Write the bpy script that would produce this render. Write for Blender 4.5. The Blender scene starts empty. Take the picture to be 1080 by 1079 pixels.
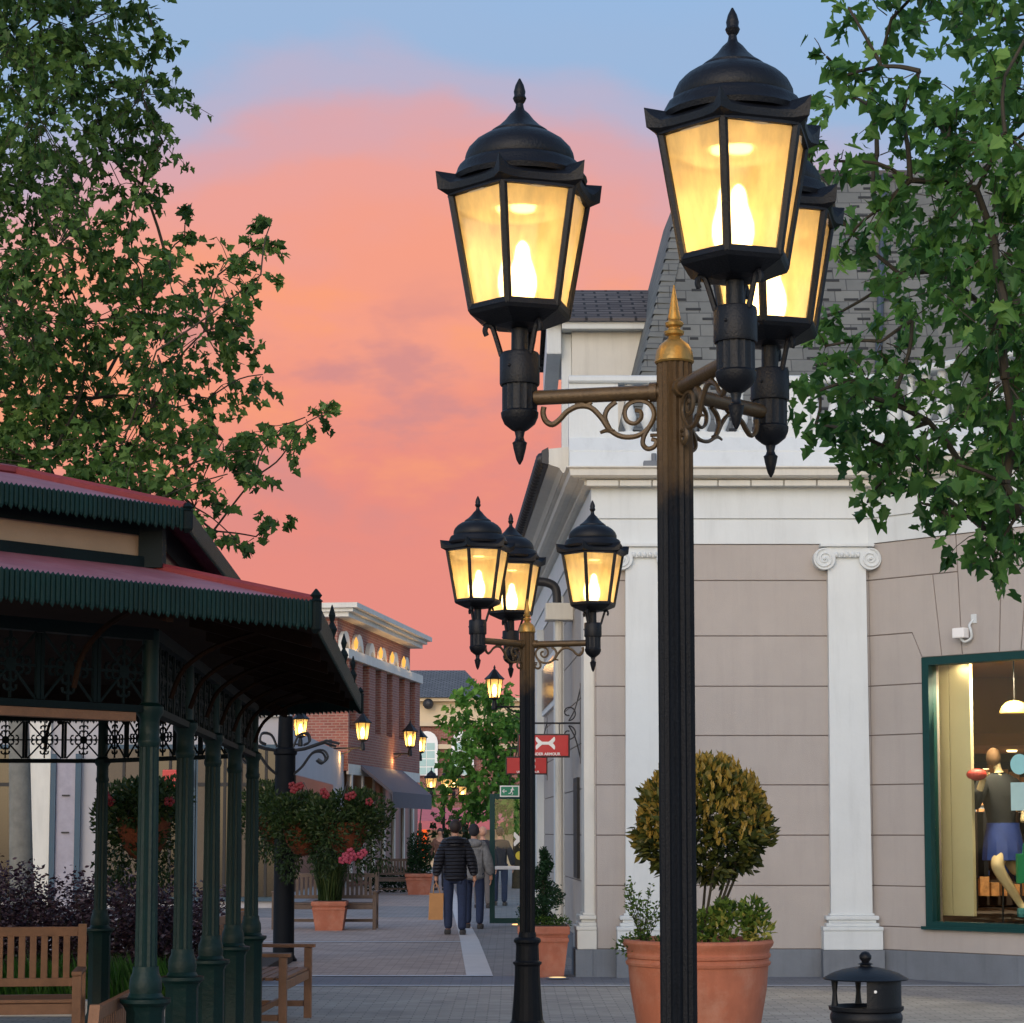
import bpy, bmesh, math, random
from mathutils import Vector, Matrix
R = math.radians
rnd = random.Random(7)
sc = bpy.context.scene
col = sc.collection

# ------------------------------------------------------------------ camera
F = 2250.0; PITCH = R(5.2); CZ = 1.62; PY = 673.0
cam_d = bpy.data.cameras.new("camera"); cam = bpy.data.objects.new("camera", cam_d); col.objects.link(cam)
cam.location = (0, 0, CZ); cam.rotation_euler = (R(90) + PITCH, 0, 0)
cam_d.sensor_width = 36; cam_d.lens = F / 1080 * 36; cam_d.shift_y = (PY - 539.5) / 1080
cam_d.clip_start = 0.1; cam_d.clip_end = 2000
sc.camera = cam
sc.view_settings.view_transform = 'Standard'; sc.view_settings.look = 'None'
sc.view_settings.exposure = 0.0; sc.view_settings.gamma = 1
sc.cycles.max_bounces = 8; sc.cycles.transparent_max_bounces = 24
sc.cycles.sample_clamp_indirect = 6
sc.cycles.use_denoising = True

# ------------------------------------------------------------------ world: dusk sky
world = bpy.data.worlds.new("World"); sc.world = world; world.use_nodes = True
wt = world.node_tree; wt.nodes.clear()
def wn(t, **k):
    n = wt.nodes.new(t)
    for a, b in k.items(): setattr(n, a, b)
    return n
def wl(a, b): wt.links.new(a, b)
def wmath(op, a, b=None, clamp=False):
    n = wn('ShaderNodeMath', operation=op); n.use_clamp = clamp
    for i, v in enumerate((a, b)):
        if v is None: continue
        if isinstance(v, (int, float)): n.inputs[i].default_value = v
        else: wl(v, n.inputs[i])
    return n.outputs[0]
def s2l(c): return tuple(((x/255)/12.92 if x/255 <= .04045 else ((x/255+.055)/1.055)**2.4) for x in c) + (1,)
tc = wn('ShaderNodeTexCoord'); sx = wn('ShaderNodeSeparateXYZ'); wl(tc.outputs['Generated'], sx.inputs[0])
X_, Y_, Z_ = sx.outputs
elev = wmath('MULTIPLY', wmath('ARCSINE', Z_), 57.2958)          # degrees above the horizon
nz = wn('ShaderNodeTexNoise'); nz.inputs['Scale'].default_value = 5.0; nz.inputs['Detail'].default_value = 6; nz.inputs['Roughness'].default_value = .5
mp = wn('ShaderNodeMapping'); mp.inputs['Scale'].default_value = (1, 1, 2.2); mp.inputs['Location'].default_value = (0.35, .2, .1)
wl(tc.outputs['Generated'], mp.inputs[0]); wl(mp.outputs[0], nz.inputs['Vector'])
nz2 = wn('ShaderNodeTexNoise'); nz2.inputs['Scale'].default_value = 11.0; nz2.inputs['Detail'].default_value = 5; nz2.inputs['Roughness'].default_value = .55
wl(mp.outputs[0], nz2.inputs['Vector'])
# cloud deck: top edge near 18 degrees, higher to the right, edge torn by noise
e2 = wmath('ADD', elev, wmath('MULTIPLY', wmath('SUBTRACT', nz.outputs[0], .5), 9.0))
xo = wmath('ADD', X_, .03)
e3 = wmath('ADD', e2, wmath('MULTIPLY', wmath('MULTIPLY', xo, xo), 96.0))
ramp = wn('ShaderNodeValToRGB'); wl(wmath('DIVIDE', e3, 27.5, True), ramp.inputs[0])
cr = ramp.color_ramp; cr.interpolation = 'EASE'
stops = [(0.0, (220, 137, 131)), (.10, (227, 140, 131)), (.28, (233, 143, 130)), (.42, (240, 150, 131)), (.53, (246, 160, 136)),
         (.61, (238, 163, 152)), (.66, (220, 168, 174)), (.71, (184, 180, 206)), (.77, (156, 184, 220)), (1.0, (148, 186, 228))]
cr.elements[0].position = 0; cr.elements[0].color = s2l(stops[0][1]); cr.elements[1].position = 1; cr.elements[1].color = s2l(stops[-1][1])
for p, c in stops[1:-1]:
    e = cr.elements.new(p); e.color = s2l(c)
# mauve streaks inside the pink
mr = wn('ShaderNodeMapRange', interpolation_type='SMOOTHSTEP'); mr.inputs['From Min'].default_value = .48; mr.inputs['From Max'].default_value = .62
mr.inputs['To Max'].default_value = .8; wl(nz2.outputs[0], mr.inputs[0])
band = wn('ShaderNodeMapRange', interpolation_type='SMOOTHSTEP'); band.inputs['From Min'].default_value = 6; band.inputs['From Max'].default_value = 11; wl(elev, band.inputs[0])
band2 = wn('ShaderNodeMapRange', interpolation_type='SMOOTHSTEP'); band2.inputs['From Min'].default_value = 15.5; band2.inputs['From Max'].default_value = 12.5; wl(elev, band2.inputs[0])
mx = wn('ShaderNodeMix', data_type='RGBA'); wl(wmath('MULTIPLY', wmath('MULTIPLY', band.outputs[0], band2.outputs[0]), mr.outputs[0]), mx.inputs[0])
wl(ramp.outputs[0], mx.inputs[6]); mx.inputs[7].default_value = s2l((208, 142, 142))
# glowing orange patches
mo = wn('ShaderNodeMapRange', interpolation_type='SMOOTHSTEP'); mo.inputs['From Min'].default_value = .5; mo.inputs['From Max'].default_value = .36
mo.inputs['To Max'].default_value = .6; wl(nz2.outputs[0], mo.inputs[0])
bandc = wn('ShaderNodeMapRange', interpolation_type='SMOOTHSTEP'); bandc.inputs['From Min'].default_value = 17; bandc.inputs['From Max'].default_value = 14; wl(elev, bandc.inputs[0])
mxo = wn('ShaderNodeMix', data_type='RGBA'); wl(wmath('MULTIPLY', wmath('MULTIPLY', band.outputs[0], bandc.outputs[0]), mo.outputs[0]), mxo.inputs[0])
wl(mx.outputs[2], mxo.inputs[6]); mxo.inputs[7].default_value = s2l((254, 164, 118))
# the physical sky lights everything outside the sunset glow
sky = wn('ShaderNodeTexSky', sky_type='NISHITA'); sky.sun_disc = False; sky.sun_elevation = R(23); sky.sun_rotation = R(197)
skm = wn('ShaderNodeMix', data_type='RGBA', blend_type='MULTIPLY'); skm.inputs[0].default_value = 1
wl(sky.outputs[0], skm.inputs[6]); skm.inputs[7].default_value = (.220, .217, .222, 1)
front = wn('ShaderNodeMapRange', interpolation_type='SMOOTHSTEP'); front.inputs['From Min'].default_value = .25; front.inputs['From Max'].default_value = .7; wl(Y_, front.inputs[0])
mf = wn('ShaderNodeMix', data_type='RGBA'); wl(front.outputs[0], mf.inputs[0]); wl(skm.outputs[2], mf.inputs[6]); wl(mxo.outputs[2], mf.inputs[7])
bg = wn('ShaderNodeBackground'); bg.inputs[1].default_value = 1.0; wl(mf.outputs[2], bg.inputs[0])
wo = wn('ShaderNodeOutputWorld'); wl(bg.outputs[0], wo.inputs[0])

# a very soft low sun behind the camera
sl = bpy.data.lights.new("sun", 'SUN'); sl.energy = 0.30; sl.angle = R(60); sl.color = (1, .98, .98)
so = bpy.data.objects.new("sun", sl); col.objects.link(so)
d = Vector((0.30, 1.0, -0.45)); so.rotation_euler = d.to_track_quat('-Z', 'Y').to_euler()

# ------------------------------------------------------------------ helpers
def P(x, y, D):
    u = (x-540)/F; v = (PY-y)/F
    t = D/(math.cos(PITCH) - v*math.sin(PITCH))
    return Vector((u*t, D, CZ + (math.sin(PITCH)+v*math.cos(PITCH))*t))
def zy(y, D): return P(540, y, D).z
def xp(x, y, D): return P(x, y, D).x
def gD(y):
    v = (PY-y)/F
    return -CZ*(math.cos(PITCH)-v*math.sin(PITCH))/(math.sin(PITCH)+v*math.cos(PITCH))

def nmat(name):
    m = bpy.data.materials.new(name); m.use_nodes = True
    nt = m.node_tree; return m, nt, nt.nodes['Principled BSDF']
def mat(name, c, rough=.6, metal=0, var=.12, scale=6, bump=.0, bscale=60, spec=.5, emit=None, es=0, srgb=True, streak=0, dust=None):
    m, nt, b = nmat(name)
    base = s2l(c) if srgb else tuple(c)+(1,)
    b.inputs['Roughness'].default_value = rough; b.inputs['Metallic'].default_value = metal
    b.inputs['Specular IOR Level'].default_value = spec
    t = nt.nodes.new('ShaderNodeTexCoord')
    n = nt.nodes.new('ShaderNodeTexNoise'); n.inputs['Scale'].default_value = scale; n.inputs['Detail'].default_value = 7; n.inputs['Roughness'].default_value = .65
    nt.links.new(t.outputs['Object'], n.inputs['Vector'])
    mr = nt.nodes.new('ShaderNodeMapRange'); mr.inputs['From Min'].default_value = .3; mr.inputs['From Max'].default_value = .7
    mr.inputs['To Min'].default_value = 1-var; mr.inputs['To Max'].default_value = 1+var
    nt.links.new(n.outputs[0], mr.inputs[0])
    mx = nt.nodes.new('ShaderNodeMix'); mx.data_type = 'RGBA'; mx.blend_type = 'MULTIPLY'; mx.inputs[0].default_value = 1
    mx.inputs[6].default_value = base; nt.links.new(mr.outputs[0], mx.inputs[7]); nt.links.new(mx.outputs[2], b.inputs['Base Color'])
    last = mx.outputs[2]
    if streak:
        mp_ = nt.nodes.new('ShaderNodeMapping'); mp_.inputs['Scale'].default_value = (5, 5, .45); nt.links.new(t.outputs['Object'], mp_.inputs[0])
        n3 = nt.nodes.new('ShaderNodeTexNoise'); n3.inputs['Scale'].default_value = 1.5; n3.inputs['Detail'].default_value = 8; n3.inputs['Roughness'].default_value = .7; nt.links.new(mp_.outputs[0], n3.inputs['Vector'])
        r3 = nt.nodes.new('ShaderNodeMapRange'); r3.inputs['From Min'].default_value = .48; r3.inputs['From Max'].default_value = .72; r3.inputs['To Min'].default_value = 1; r3.inputs['To Max'].default_value = 1-streak
        nt.links.new(n3.outputs[0], r3.inputs[0]); m3 = nt.nodes.new('ShaderNodeMix'); m3.data_type = 'RGBA'; m3.blend_type = 'MULTIPLY'; m3.inputs[0].default_value = 1
        nt.links.new(last, m3.inputs[6]); nt.links.new(r3.outputs[0], m3.inputs[7]); nt.links.new(m3.outputs[2], b.inputs['Base Color']); last = m3.outputs[2]
    if dust:
        n4 = nt.nodes.new('ShaderNodeTexNoise'); n4.inputs['Scale'].default_value = 3.5; n4.inputs['Detail'].default_value = 9; n4.inputs['Roughness'].default_value = .72; nt.links.new(t.outputs['Object'], n4.inputs['Vector'])
        r4 = nt.nodes.new('ShaderNodeMapRange'); r4.inputs['From Min'].default_value = .47; r4.inputs['From Max'].default_value = .75; r4.inputs['To Max'].default_value = .6; nt.links.new(n4.outputs[0], r4.inputs[0])
        m4 = nt.nodes.new('ShaderNodeMix'); m4.data_type = 'RGBA'; nt.links.new(r4.outputs[0], m4.inputs[0]); nt.links.new(last, m4.inputs[6]); m4.inputs[7].default_value = s2l(dust); nt.links.new(m4.outputs[2], b.inputs['Base Color'])
    if bump:
        n2 = nt.nodes.new('ShaderNodeTexNoise'); n2.inputs['Scale'].default_value = bscale; n2.inputs['Detail'].default_value = 4
        nt.links.new(t.outputs['Object'], n2.inputs['Vector'])
        bp = nt.nodes.new('ShaderNodeBump'); bp.inputs['Strength'].default_value = bump; bp.inputs['Distance'].default_value = .01
        nt.links.new(n2.outputs[0], bp.inputs['Height']); nt.links.new(bp.outputs[0], b.inputs['Normal'])
    if emit:
        b.inputs['Emission Color'].default_value = s2l(emit); b.inputs['Emission Strength'].default_value = es
    return m
def brick(name, c1, c2, mortar, w, h, ms=.01, rough=.8, bump=.5, off=.5, var=.25, smooth=.1):
    m, nt, b = nmat(name)
    uv = nt.nodes.new('ShaderNodeUVMap'); br = nt.nodes.new('ShaderNodeTexBrick')
    nt.links.new(uv.outputs[0], br.inputs['Vector'])
    br.inputs['Scale'].default_value = 1; br.inputs['Brick Width'].default_value = w; br.inputs['Row Height'].default_value = h
    br.inputs['Mortar Size'].default_value = ms; br.inputs['Mortar Smooth'].default_value = smooth; br.offset = off
    br.inputs['Color1'].default_value = s2l(c1); br.inputs['Color2'].default_value = s2l(c2); br.inputs['Mortar'].default_value = s2l(mortar)
    n = nt.nodes.new('ShaderNodeTexNoise'); n.inputs['Scale'].default_value = 1.3; n.inputs['Detail'].default_value = 9; n.inputs['Roughness'].default_value = .7
    nt.links.new(uv.outputs[0], n.inputs['Vector'])
    mr = nt.nodes.new('ShaderNodeMapRange'); mr.inputs['From Min'].default_value = .3; mr.inputs['From Max'].default_value = .7
    mr.inputs['To Min'].default_value = 1-var; mr.inputs['To Max'].default_value = 1+var; nt.links.new(n.outputs[0], mr.inputs[0])
    mx = nt.nodes.new('ShaderNodeMix'); mx.data_type = 'RGBA'; mx.blend_type = 'MULTIPLY'; mx.inputs[0].default_value = 1
    nt.links.new(br.outputs[0], mx.inputs[6]); nt.links.new(mr.outputs[0], mx.inputs[7]); nt.links.new(mx.outputs[2], b.inputs['Base Color'])
    b.inputs['Roughness'].default_value = rough
    inv = nt.nodes.new('ShaderNodeMath'); inv.operation = 'SUBTRACT'; inv.inputs[0].default_value = 1; nt.links.new(br.outputs[1], inv.inputs[1])
    bp = nt.nodes.new('ShaderNodeBump'); bp.inputs['Strength'].default_value = bump; bp.inputs['Distance'].default_value = .01
    nt.links.new(inv.outputs[0], bp.inputs['Height']); nt.links.new(bp.outputs[0], b.inputs['Normal'])
    return m
def leafmat(name, c1, c2, trans=.35, rough=.45, c3=None):
    m = bpy.data.materials.new(name); m.use_nodes = True; nt = m.node_tree; nt.nodes.clear()
    at = nt.nodes.new('ShaderNodeAttribute'); at.attribute_name = 'tone'
    rp = nt.nodes.new('ShaderNodeValToRGB'); nt.links.new(at.outputs['Fac'], rp.inputs[0])
    rp.color_ramp.elements[0].color = s2l(c1); rp.color_ramp.elements[1].color = s2l(c3 or c2)
    if c3:
        e = rp.color_ramp.elements.new(.55); e.color = s2l(c2)
    p = nt.nodes.new('ShaderNodeBsdfPrincipled'); p.inputs['Roughness'].default_value = rough; p.inputs['Specular IOR Level'].default_value = .3
    nt.links.new(rp.outputs[0], p.inputs['Base Color'])
    tr = nt.nodes.new('ShaderNodeBsdfTranslucent'); nt.links.new(rp.outputs[0], tr.inputs[0])
    mix = nt.nodes.new('ShaderNodeMixShader'); mix.inputs[0].default_value = trans
    nt.links.new(p.outputs[0], mix.inputs[1]); nt.links.new(tr.outputs[0], mix.inputs[2])
    o = nt.nodes.new('ShaderNodeOutputMaterial'); nt.links.new(mix.outputs[0], o.inputs[0])
    return m
def emis(name, c, s):
    m = bpy.data.materials.new(name); m.use_nodes = True; nt = m.node_tree; nt.nodes.clear()
    e = nt.nodes.new('ShaderNodeEmission'); e.inputs[0].default_value = s2l(c); e.inputs[1].default_value = s
    o = nt.nodes.new('ShaderNodeOutputMaterial'); nt.links.new(e.outputs[0], o.inputs[0]); return m

M = {}
M['black'] = mat('black_metal', (12, 14, 20), .48, .0, .2, 9, .25, 120, spec=.32)
M['bronze'] = mat('bronze_paint', (84, 66, 42), .45, .3, .25, 14, .2, 90)
M['gold'] = mat('gold_paint', (168, 134, 72), .38, .6, .2, 20, .2, 90)
M['postblack'] = mat('post_black', (12, 15, 21), .6, 0, .2, 6, .3, 120, spec=.15)
M['green'] = mat('green_paint', (4, 36, 34), .5, 0, .3, 5, .3, 40, spec=.3)
M['greendk'] = mat('dark_green_paint', (5, 20, 22), .65, 0, .3, 5, .2, 40, spec=.2)
M['framegreen'] = mat('frame_green', (6, 56, 55), .5, 0, .1, 5, spec=.3)
M['mauve'] = mat('stucco_mauve', (172, 164, 158), .9, 0, .05, 1.3, .4, 160, streak=.07)
M['groove'] = mat('groove_stucco', (120, 110, 106), .9, 0, .05, 3)
M['white'] = mat('painted_trim', (205, 210, 211), .55, 0, .04, 1.6, .12, 30, streak=.10)
M['cream'] = mat('cream_trim', (206, 204, 196), .6, 0, .05, 1.6, .12, 30, streak=.12)
M['plinth'] = mat('grey_stone', (108, 114, 122), .65, 0, .12, 3, .2, 50, streak=.2)
M['joint'] = mat('pale_joint', (206, 208, 212), .7)
M['shingle'] = brick('roof_shingle', (112, 114, 111), (98, 101, 100), (76, 78, 79), .32, .19, .007, .85, .7, .5, .2)
M['shingle2'] = brick('roof_shingle_dark', (78, 74, 76), (98, 94, 94), (34, 33, 36), .34, .15, .018, .85, .9, .5, .2)
M['tile'] = brick('grey_roof_tile', (108, 110, 112), (92, 94, 98), (60, 62, 66), .3, .25, .03, .8, .8, .5, .15)
M['brick'] = brick('red_brick', (146, 88, 76), (128, 74, 66), (150, 124, 112), .24, .08, .012, .85, .5, .5, .15)
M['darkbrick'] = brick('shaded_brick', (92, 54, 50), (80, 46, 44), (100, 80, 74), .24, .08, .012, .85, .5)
M['paver'] = brick('grey_paver', (158, 151, 142), (140, 134, 128), (112, 108, 103), .22, .11, .006, .8, .45, .5, .24)
M['pinkpaver'] = brick('pink_paver', (176, 157, 146), (156, 139, 130), (124, 113, 107), .22, .11, .006, .8, .45, .5, .22)
M['darkpaver'] = brick('dark_paver', (112, 114, 120), (104, 106, 112), (86, 88, 92), .22, .11, .006, .75, .35, .5, .1)
M['midpaver'] = brick('mid_paver', (144, 139, 136), (128, 124, 122), (104, 101, 99), .22, .11, .006, .8, .45, .5, .22)
M['pale'] = mat('pale_stone', (204, 198, 194), .75, 0, .08, 2)
M['terra'] = mat('terracotta', (176, 104, 76), .8, 0, .12, 5, .3, 70, streak=.15, dust=(196, 150, 126))
M['terra2'] = mat('terracotta_square', (166, 98, 74), .8, 0, .12, 5, .3, 70, streak=.15, dust=(190, 142, 120))
M['soil'] = mat('soil', (52, 42, 36), .95, 0, .3, 12, .6, 40)
M['wood'] = mat('teak_wood', (132, 92, 66), .6, 0, .22, 8, .2, 50)
M['bark'] = mat('pale_bark', (128, 126, 118), .85, 0, .25, 5, .5, 30)
M['twig'] = mat('twig_bark', (58, 52, 40), .85, 0, .25, 8, .4, 40)
M['redroof'] = mat('red_lead_roof', (142, 82, 92), .6, 0, .15, 3, .15, 20, streak=.2, dust=(168, 122, 130))
M['redridge'] = mat('red_ridge', (122, 44, 48), .6, 0, .15, 5, streak=.2)
M['tan'] = mat('tan_panel', (172, 146, 122), .85, 0, .08, 3, .2, 80)
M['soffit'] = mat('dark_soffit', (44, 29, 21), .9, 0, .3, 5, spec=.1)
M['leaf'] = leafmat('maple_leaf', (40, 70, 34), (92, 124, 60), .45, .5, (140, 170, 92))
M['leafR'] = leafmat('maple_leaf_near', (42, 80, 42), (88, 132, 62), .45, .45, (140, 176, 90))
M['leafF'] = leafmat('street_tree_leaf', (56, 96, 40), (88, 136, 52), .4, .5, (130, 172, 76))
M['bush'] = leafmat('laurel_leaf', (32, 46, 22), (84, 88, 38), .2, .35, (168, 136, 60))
M['under'] = leafmat('underplant_leaf', (50, 82, 34), (104, 128, 52), .3, .45, (190, 176, 90))
M['purple'] = leafmat('purple_leaf', (48, 32, 40), (84, 60, 70), .25, .45, (146, 128, 136))
M['grassm'] = leafmat('grass_blade', (34, 74, 20), (64, 112, 30), .3, .5)
M['basketleaf'] = leafmat('basket_leaf', (30, 48, 22), (48, 68, 30), .3, .5, (86, 92, 50))
M['topiary'] = leafmat('topiary_leaf', (18, 40, 22), (34, 66, 32), .2, .5)
M['flower'] = mat('pink_flower', (150, 48, 70), .6, 0, .1, 20)
M['redflower'] = mat('red_flower', (118, 16, 26), .6, 0, .1, 20)
M['coir'] = mat('coir_liner', (112, 56, 30), .95, 0, .3, 30, .8, 80)
M['awning'] = mat('grey_awning', (92, 88, 96), .8, 0, .08, 4)
M['redsign'] = mat('red_sign', (188, 28, 34), .4, 0, .05, 5)
M['signwhite'] = mat('sign_white', (238, 236, 234), .5, 0, .02, 5)
M['signgreen'] = mat('sign_green', (20, 128, 96), .45, 0, .05, 5)
M['signblack'] = mat('sign_border', (40, 10, 12), .5)
M['dark'] = mat('dark_void', (22, 20, 22), .6)
M['darkglass'] = mat('dark_glass', (18, 20, 24), .15, 0, .1, 3, spec=.4)
M['skin'] = mat('skin', (190, 140, 116), .55, 0, .06, 12)
M['hair'] = mat('dark_hair', (40, 26, 22), .6, 0, .2, 60, .5, 200)
M['puffer'] = mat('puffer_black', (36, 36, 44), .5, 0, .2, 10, .3, 30)
nt = M['puffer'].node_tree; wv = nt.nodes.new('ShaderNodeTexWave'); wv.bands_direction = 'Z'; wv.inputs['Scale'].default_value = 5.5; wv.inputs['Distortion'].default_value = .6; tcq = nt.nodes.new('ShaderNodeTexCoord'); nt.links.new(tcq.outputs['Object'], wv.inputs['Vector'])
bq = nt.nodes.new('ShaderNodeBump'); bq.inputs['Strength'].default_value = 1; bq.inputs['Distance'].default_value = .05; nt.links.new(wv.outputs[1], bq.inputs['Height']); nt.links.new(bq.outputs[0], nt.nodes['Principled BSDF'].inputs['Normal'])
M['denim'] = mat('denim', (34, 46, 74), .85, 0, .2, 20, .2, 100)
M['greyjacket'] = mat('grey_jacket', (120, 120, 122), .8, 0, .35, 14, .2, 40)
M['darkcloth'] = mat('dark_cloth', (38, 38, 46), .85, 0, .2, 10)
M['browncloth'] = mat('brown_cloth', (104, 72, 60), .85, 0, .2, 10)
M['paper'] = mat('kraft_paper', (186, 134, 84), .8, 0, .08, 8)
M['shoe'] = mat('shoe', (40, 38, 40), .6)
M['panelcream'] = mat('interior_cream', (208, 194, 154), .7, 0, .05, 2)
M['interior'] = mat('interior_brown', (168, 124, 72), .8, 0, .15, 2)
M['ceiling'] = mat('interior_ceiling', (196, 156, 100), .8, 0, .06, 2)
M['intdark'] = mat('interior_dark', (44, 30, 24), .8, 0, .3, 4)
M['mannequin'] = mat('mannequin', (222, 196, 150), .45, 0, .05, 5)
M['navy'] = mat('navy_skirt', (40, 62, 132), .6, 0, .12, 14, .2, 40)
M['charcoal'] = mat('charcoal_top', (28, 29, 34), .8, 0, .15, 14)
M['bagreen'] = mat('green_bag', (22, 140, 84), .6)
M['teal'] = mat('teal_sticker', (150, 204, 204), .5, 0, .05, 8)
M['paleblue'] = mat('pale_blue_poster', (170, 200, 196), .5, 0, .05, 8)
M['distcream'] = mat('cream_render', (208, 188, 158), .85, 0, .05, 1)
M['whitewall'] = mat('white_render', (168, 166, 170), .8, 0, .05, 1)
M['pipeblack'] = mat('pipe_black', (40, 40, 44), .5)
M['distred'] = mat('pink_awning', (196, 104, 108), .7, 0, .1, 2)
M['blueframe'] = mat('teal_frame', (28, 66, 88), .5, 0, .1, 4)
M['warmwin'] = mat('warm_interior', (40, 30, 24), .35, 0, .6, 1.5, emit=(255, 170, 80), es=.012)
M['bulb'] = emis('bulb', (255, 210, 140), 17)
M['bulbfar'] = emis('bulb_far', (255, 205, 120), 40)
M['lens'] = emis('lamp_lens', (255, 214, 130), 10)
M['downlight'] = emis('downlight', (255, 226, 160), 7)
M['orange'] = emis('orange_lit', (255, 96, 40), 1.4)

def glassmat(name, c, tr=.3, glow=None):
    m = bpy.data.materials.new(name); m.use_nodes = True; nt = m.node_tree; nt.nodes.clear()
    L = nt.links.new; N = nt.nodes.new
    o = N('ShaderNodeOutputMaterial'); t = N('ShaderNodeBsdfRefraction'); t.inputs[0].default_value = (1, .95, .84, 1); t.inputs['Roughness'].default_value = .32; t.inputs['IOR'].default_value = 1.22
    tl = N('ShaderNodeBsdfTranslucent'); gl = N('ShaderNodeBsdfGlossy'); gl.inputs['Roughness'].default_value = .12
    tcx = N('ShaderNodeTexCoord'); n = N('ShaderNodeTexNoise'); n.inputs['Scale'].default_value = 16; n.inputs['Detail'].default_value = 6; n.inputs['Roughness'].default_value = .6
    mpp = N('ShaderNodeMapping'); mpp.inputs['Scale'].default_value = (1, 1, .35); L(tcx.outputs['Object'], mpp.inputs[0]); L(mpp.outputs[0], n.inputs['Vector'])
    rp = N('ShaderNodeMapRange'); rp.inputs['From Min'].default_value = .3; rp.inputs['From Max'].default_value = .7; rp.inputs['To Min'].default_value = .6; rp.inputs['To Max'].default_value = 1.1
    L(n.outputs[0], rp.inputs[0])
    mx = N('ShaderNodeMix'); mx.data_type = 'RGBA'; mx.blend_type = 'MULTIPLY'; mx.inputs[0].default_value = 1; mx.inputs[6].default_value = s2l(c); L(rp.outputs[0], mx.inputs[7])
    L(mx.outputs[2], tl.inputs[0])
    m1 = N('ShaderNodeMixShader'); m1.inputs[0].default_value = tr; L(tl.outputs[0], m1.inputs[1]); L(t.outputs[0], m1.inputs[2])
    fr = N('ShaderNodeFresnel'); fr.inputs[0].default_value = 1.4
    m2 = N('ShaderNodeMixShader'); L(fr.outputs[0], m2.inputs[0]); L(m1.outputs[0], m2.inputs[1]); L(gl.outputs[0], m2.inputs[2])
    L(m2.outputs[0], o.inputs[0]); return m
M['pane'] = glassmat('frosted_lamp_glass', (255, 232, 184), .38)
def clearmat():
    m = bpy.data.materials.new('clear_glass'); m.use_nodes = True; nt = m.node_tree; nt.nodes.clear(); L = nt.links.new; N = nt.nodes.new
    o = N('ShaderNodeOutputMaterial'); t = N('ShaderNodeBsdfTransparent'); t.inputs[0].default_value = (.93, .96, .94, 1); g = N('ShaderNodeBsdfGlossy'); g.inputs['Roughness'].default_value = .02
    fr = N('ShaderNodeFresnel'); fr.inputs[0].default_value = 1.25
    mm = N('ShaderNodeMixShader'); L(fr.outputs[0], mm.inputs[0]); L(t.outputs[0], mm.inputs[1]); L(g.outputs[0], mm.inputs[2]); L(mm.outputs[0], o.inputs[0]); return m
M['clear'] = clearmat()

def post_lamplight():  # lamplight falloff put into the colour: bronze near the lanterns, black below
    m = mat('post_lamplight_paint', (12, 15, 21), .55, .0, .2, 6, .3, 120, spec=.2); nt = m.node_tree; b = nt.nodes['Principled BSDF']; L = nt.links.new
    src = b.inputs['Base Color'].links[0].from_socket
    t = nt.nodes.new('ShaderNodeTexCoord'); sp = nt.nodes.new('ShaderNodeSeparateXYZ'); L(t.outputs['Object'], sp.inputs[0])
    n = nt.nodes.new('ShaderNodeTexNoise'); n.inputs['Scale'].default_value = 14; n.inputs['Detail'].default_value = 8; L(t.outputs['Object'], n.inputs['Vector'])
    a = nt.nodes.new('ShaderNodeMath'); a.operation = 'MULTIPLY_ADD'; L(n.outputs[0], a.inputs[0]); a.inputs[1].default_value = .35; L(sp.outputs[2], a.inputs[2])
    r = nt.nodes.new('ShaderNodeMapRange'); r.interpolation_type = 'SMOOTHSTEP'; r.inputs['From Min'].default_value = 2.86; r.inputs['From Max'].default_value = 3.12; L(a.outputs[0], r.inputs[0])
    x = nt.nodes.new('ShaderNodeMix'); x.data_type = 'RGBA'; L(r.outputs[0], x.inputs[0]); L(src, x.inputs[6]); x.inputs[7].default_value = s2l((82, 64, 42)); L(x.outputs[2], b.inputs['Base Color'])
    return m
M['postlamplit'] = post_lamplight()
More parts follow.
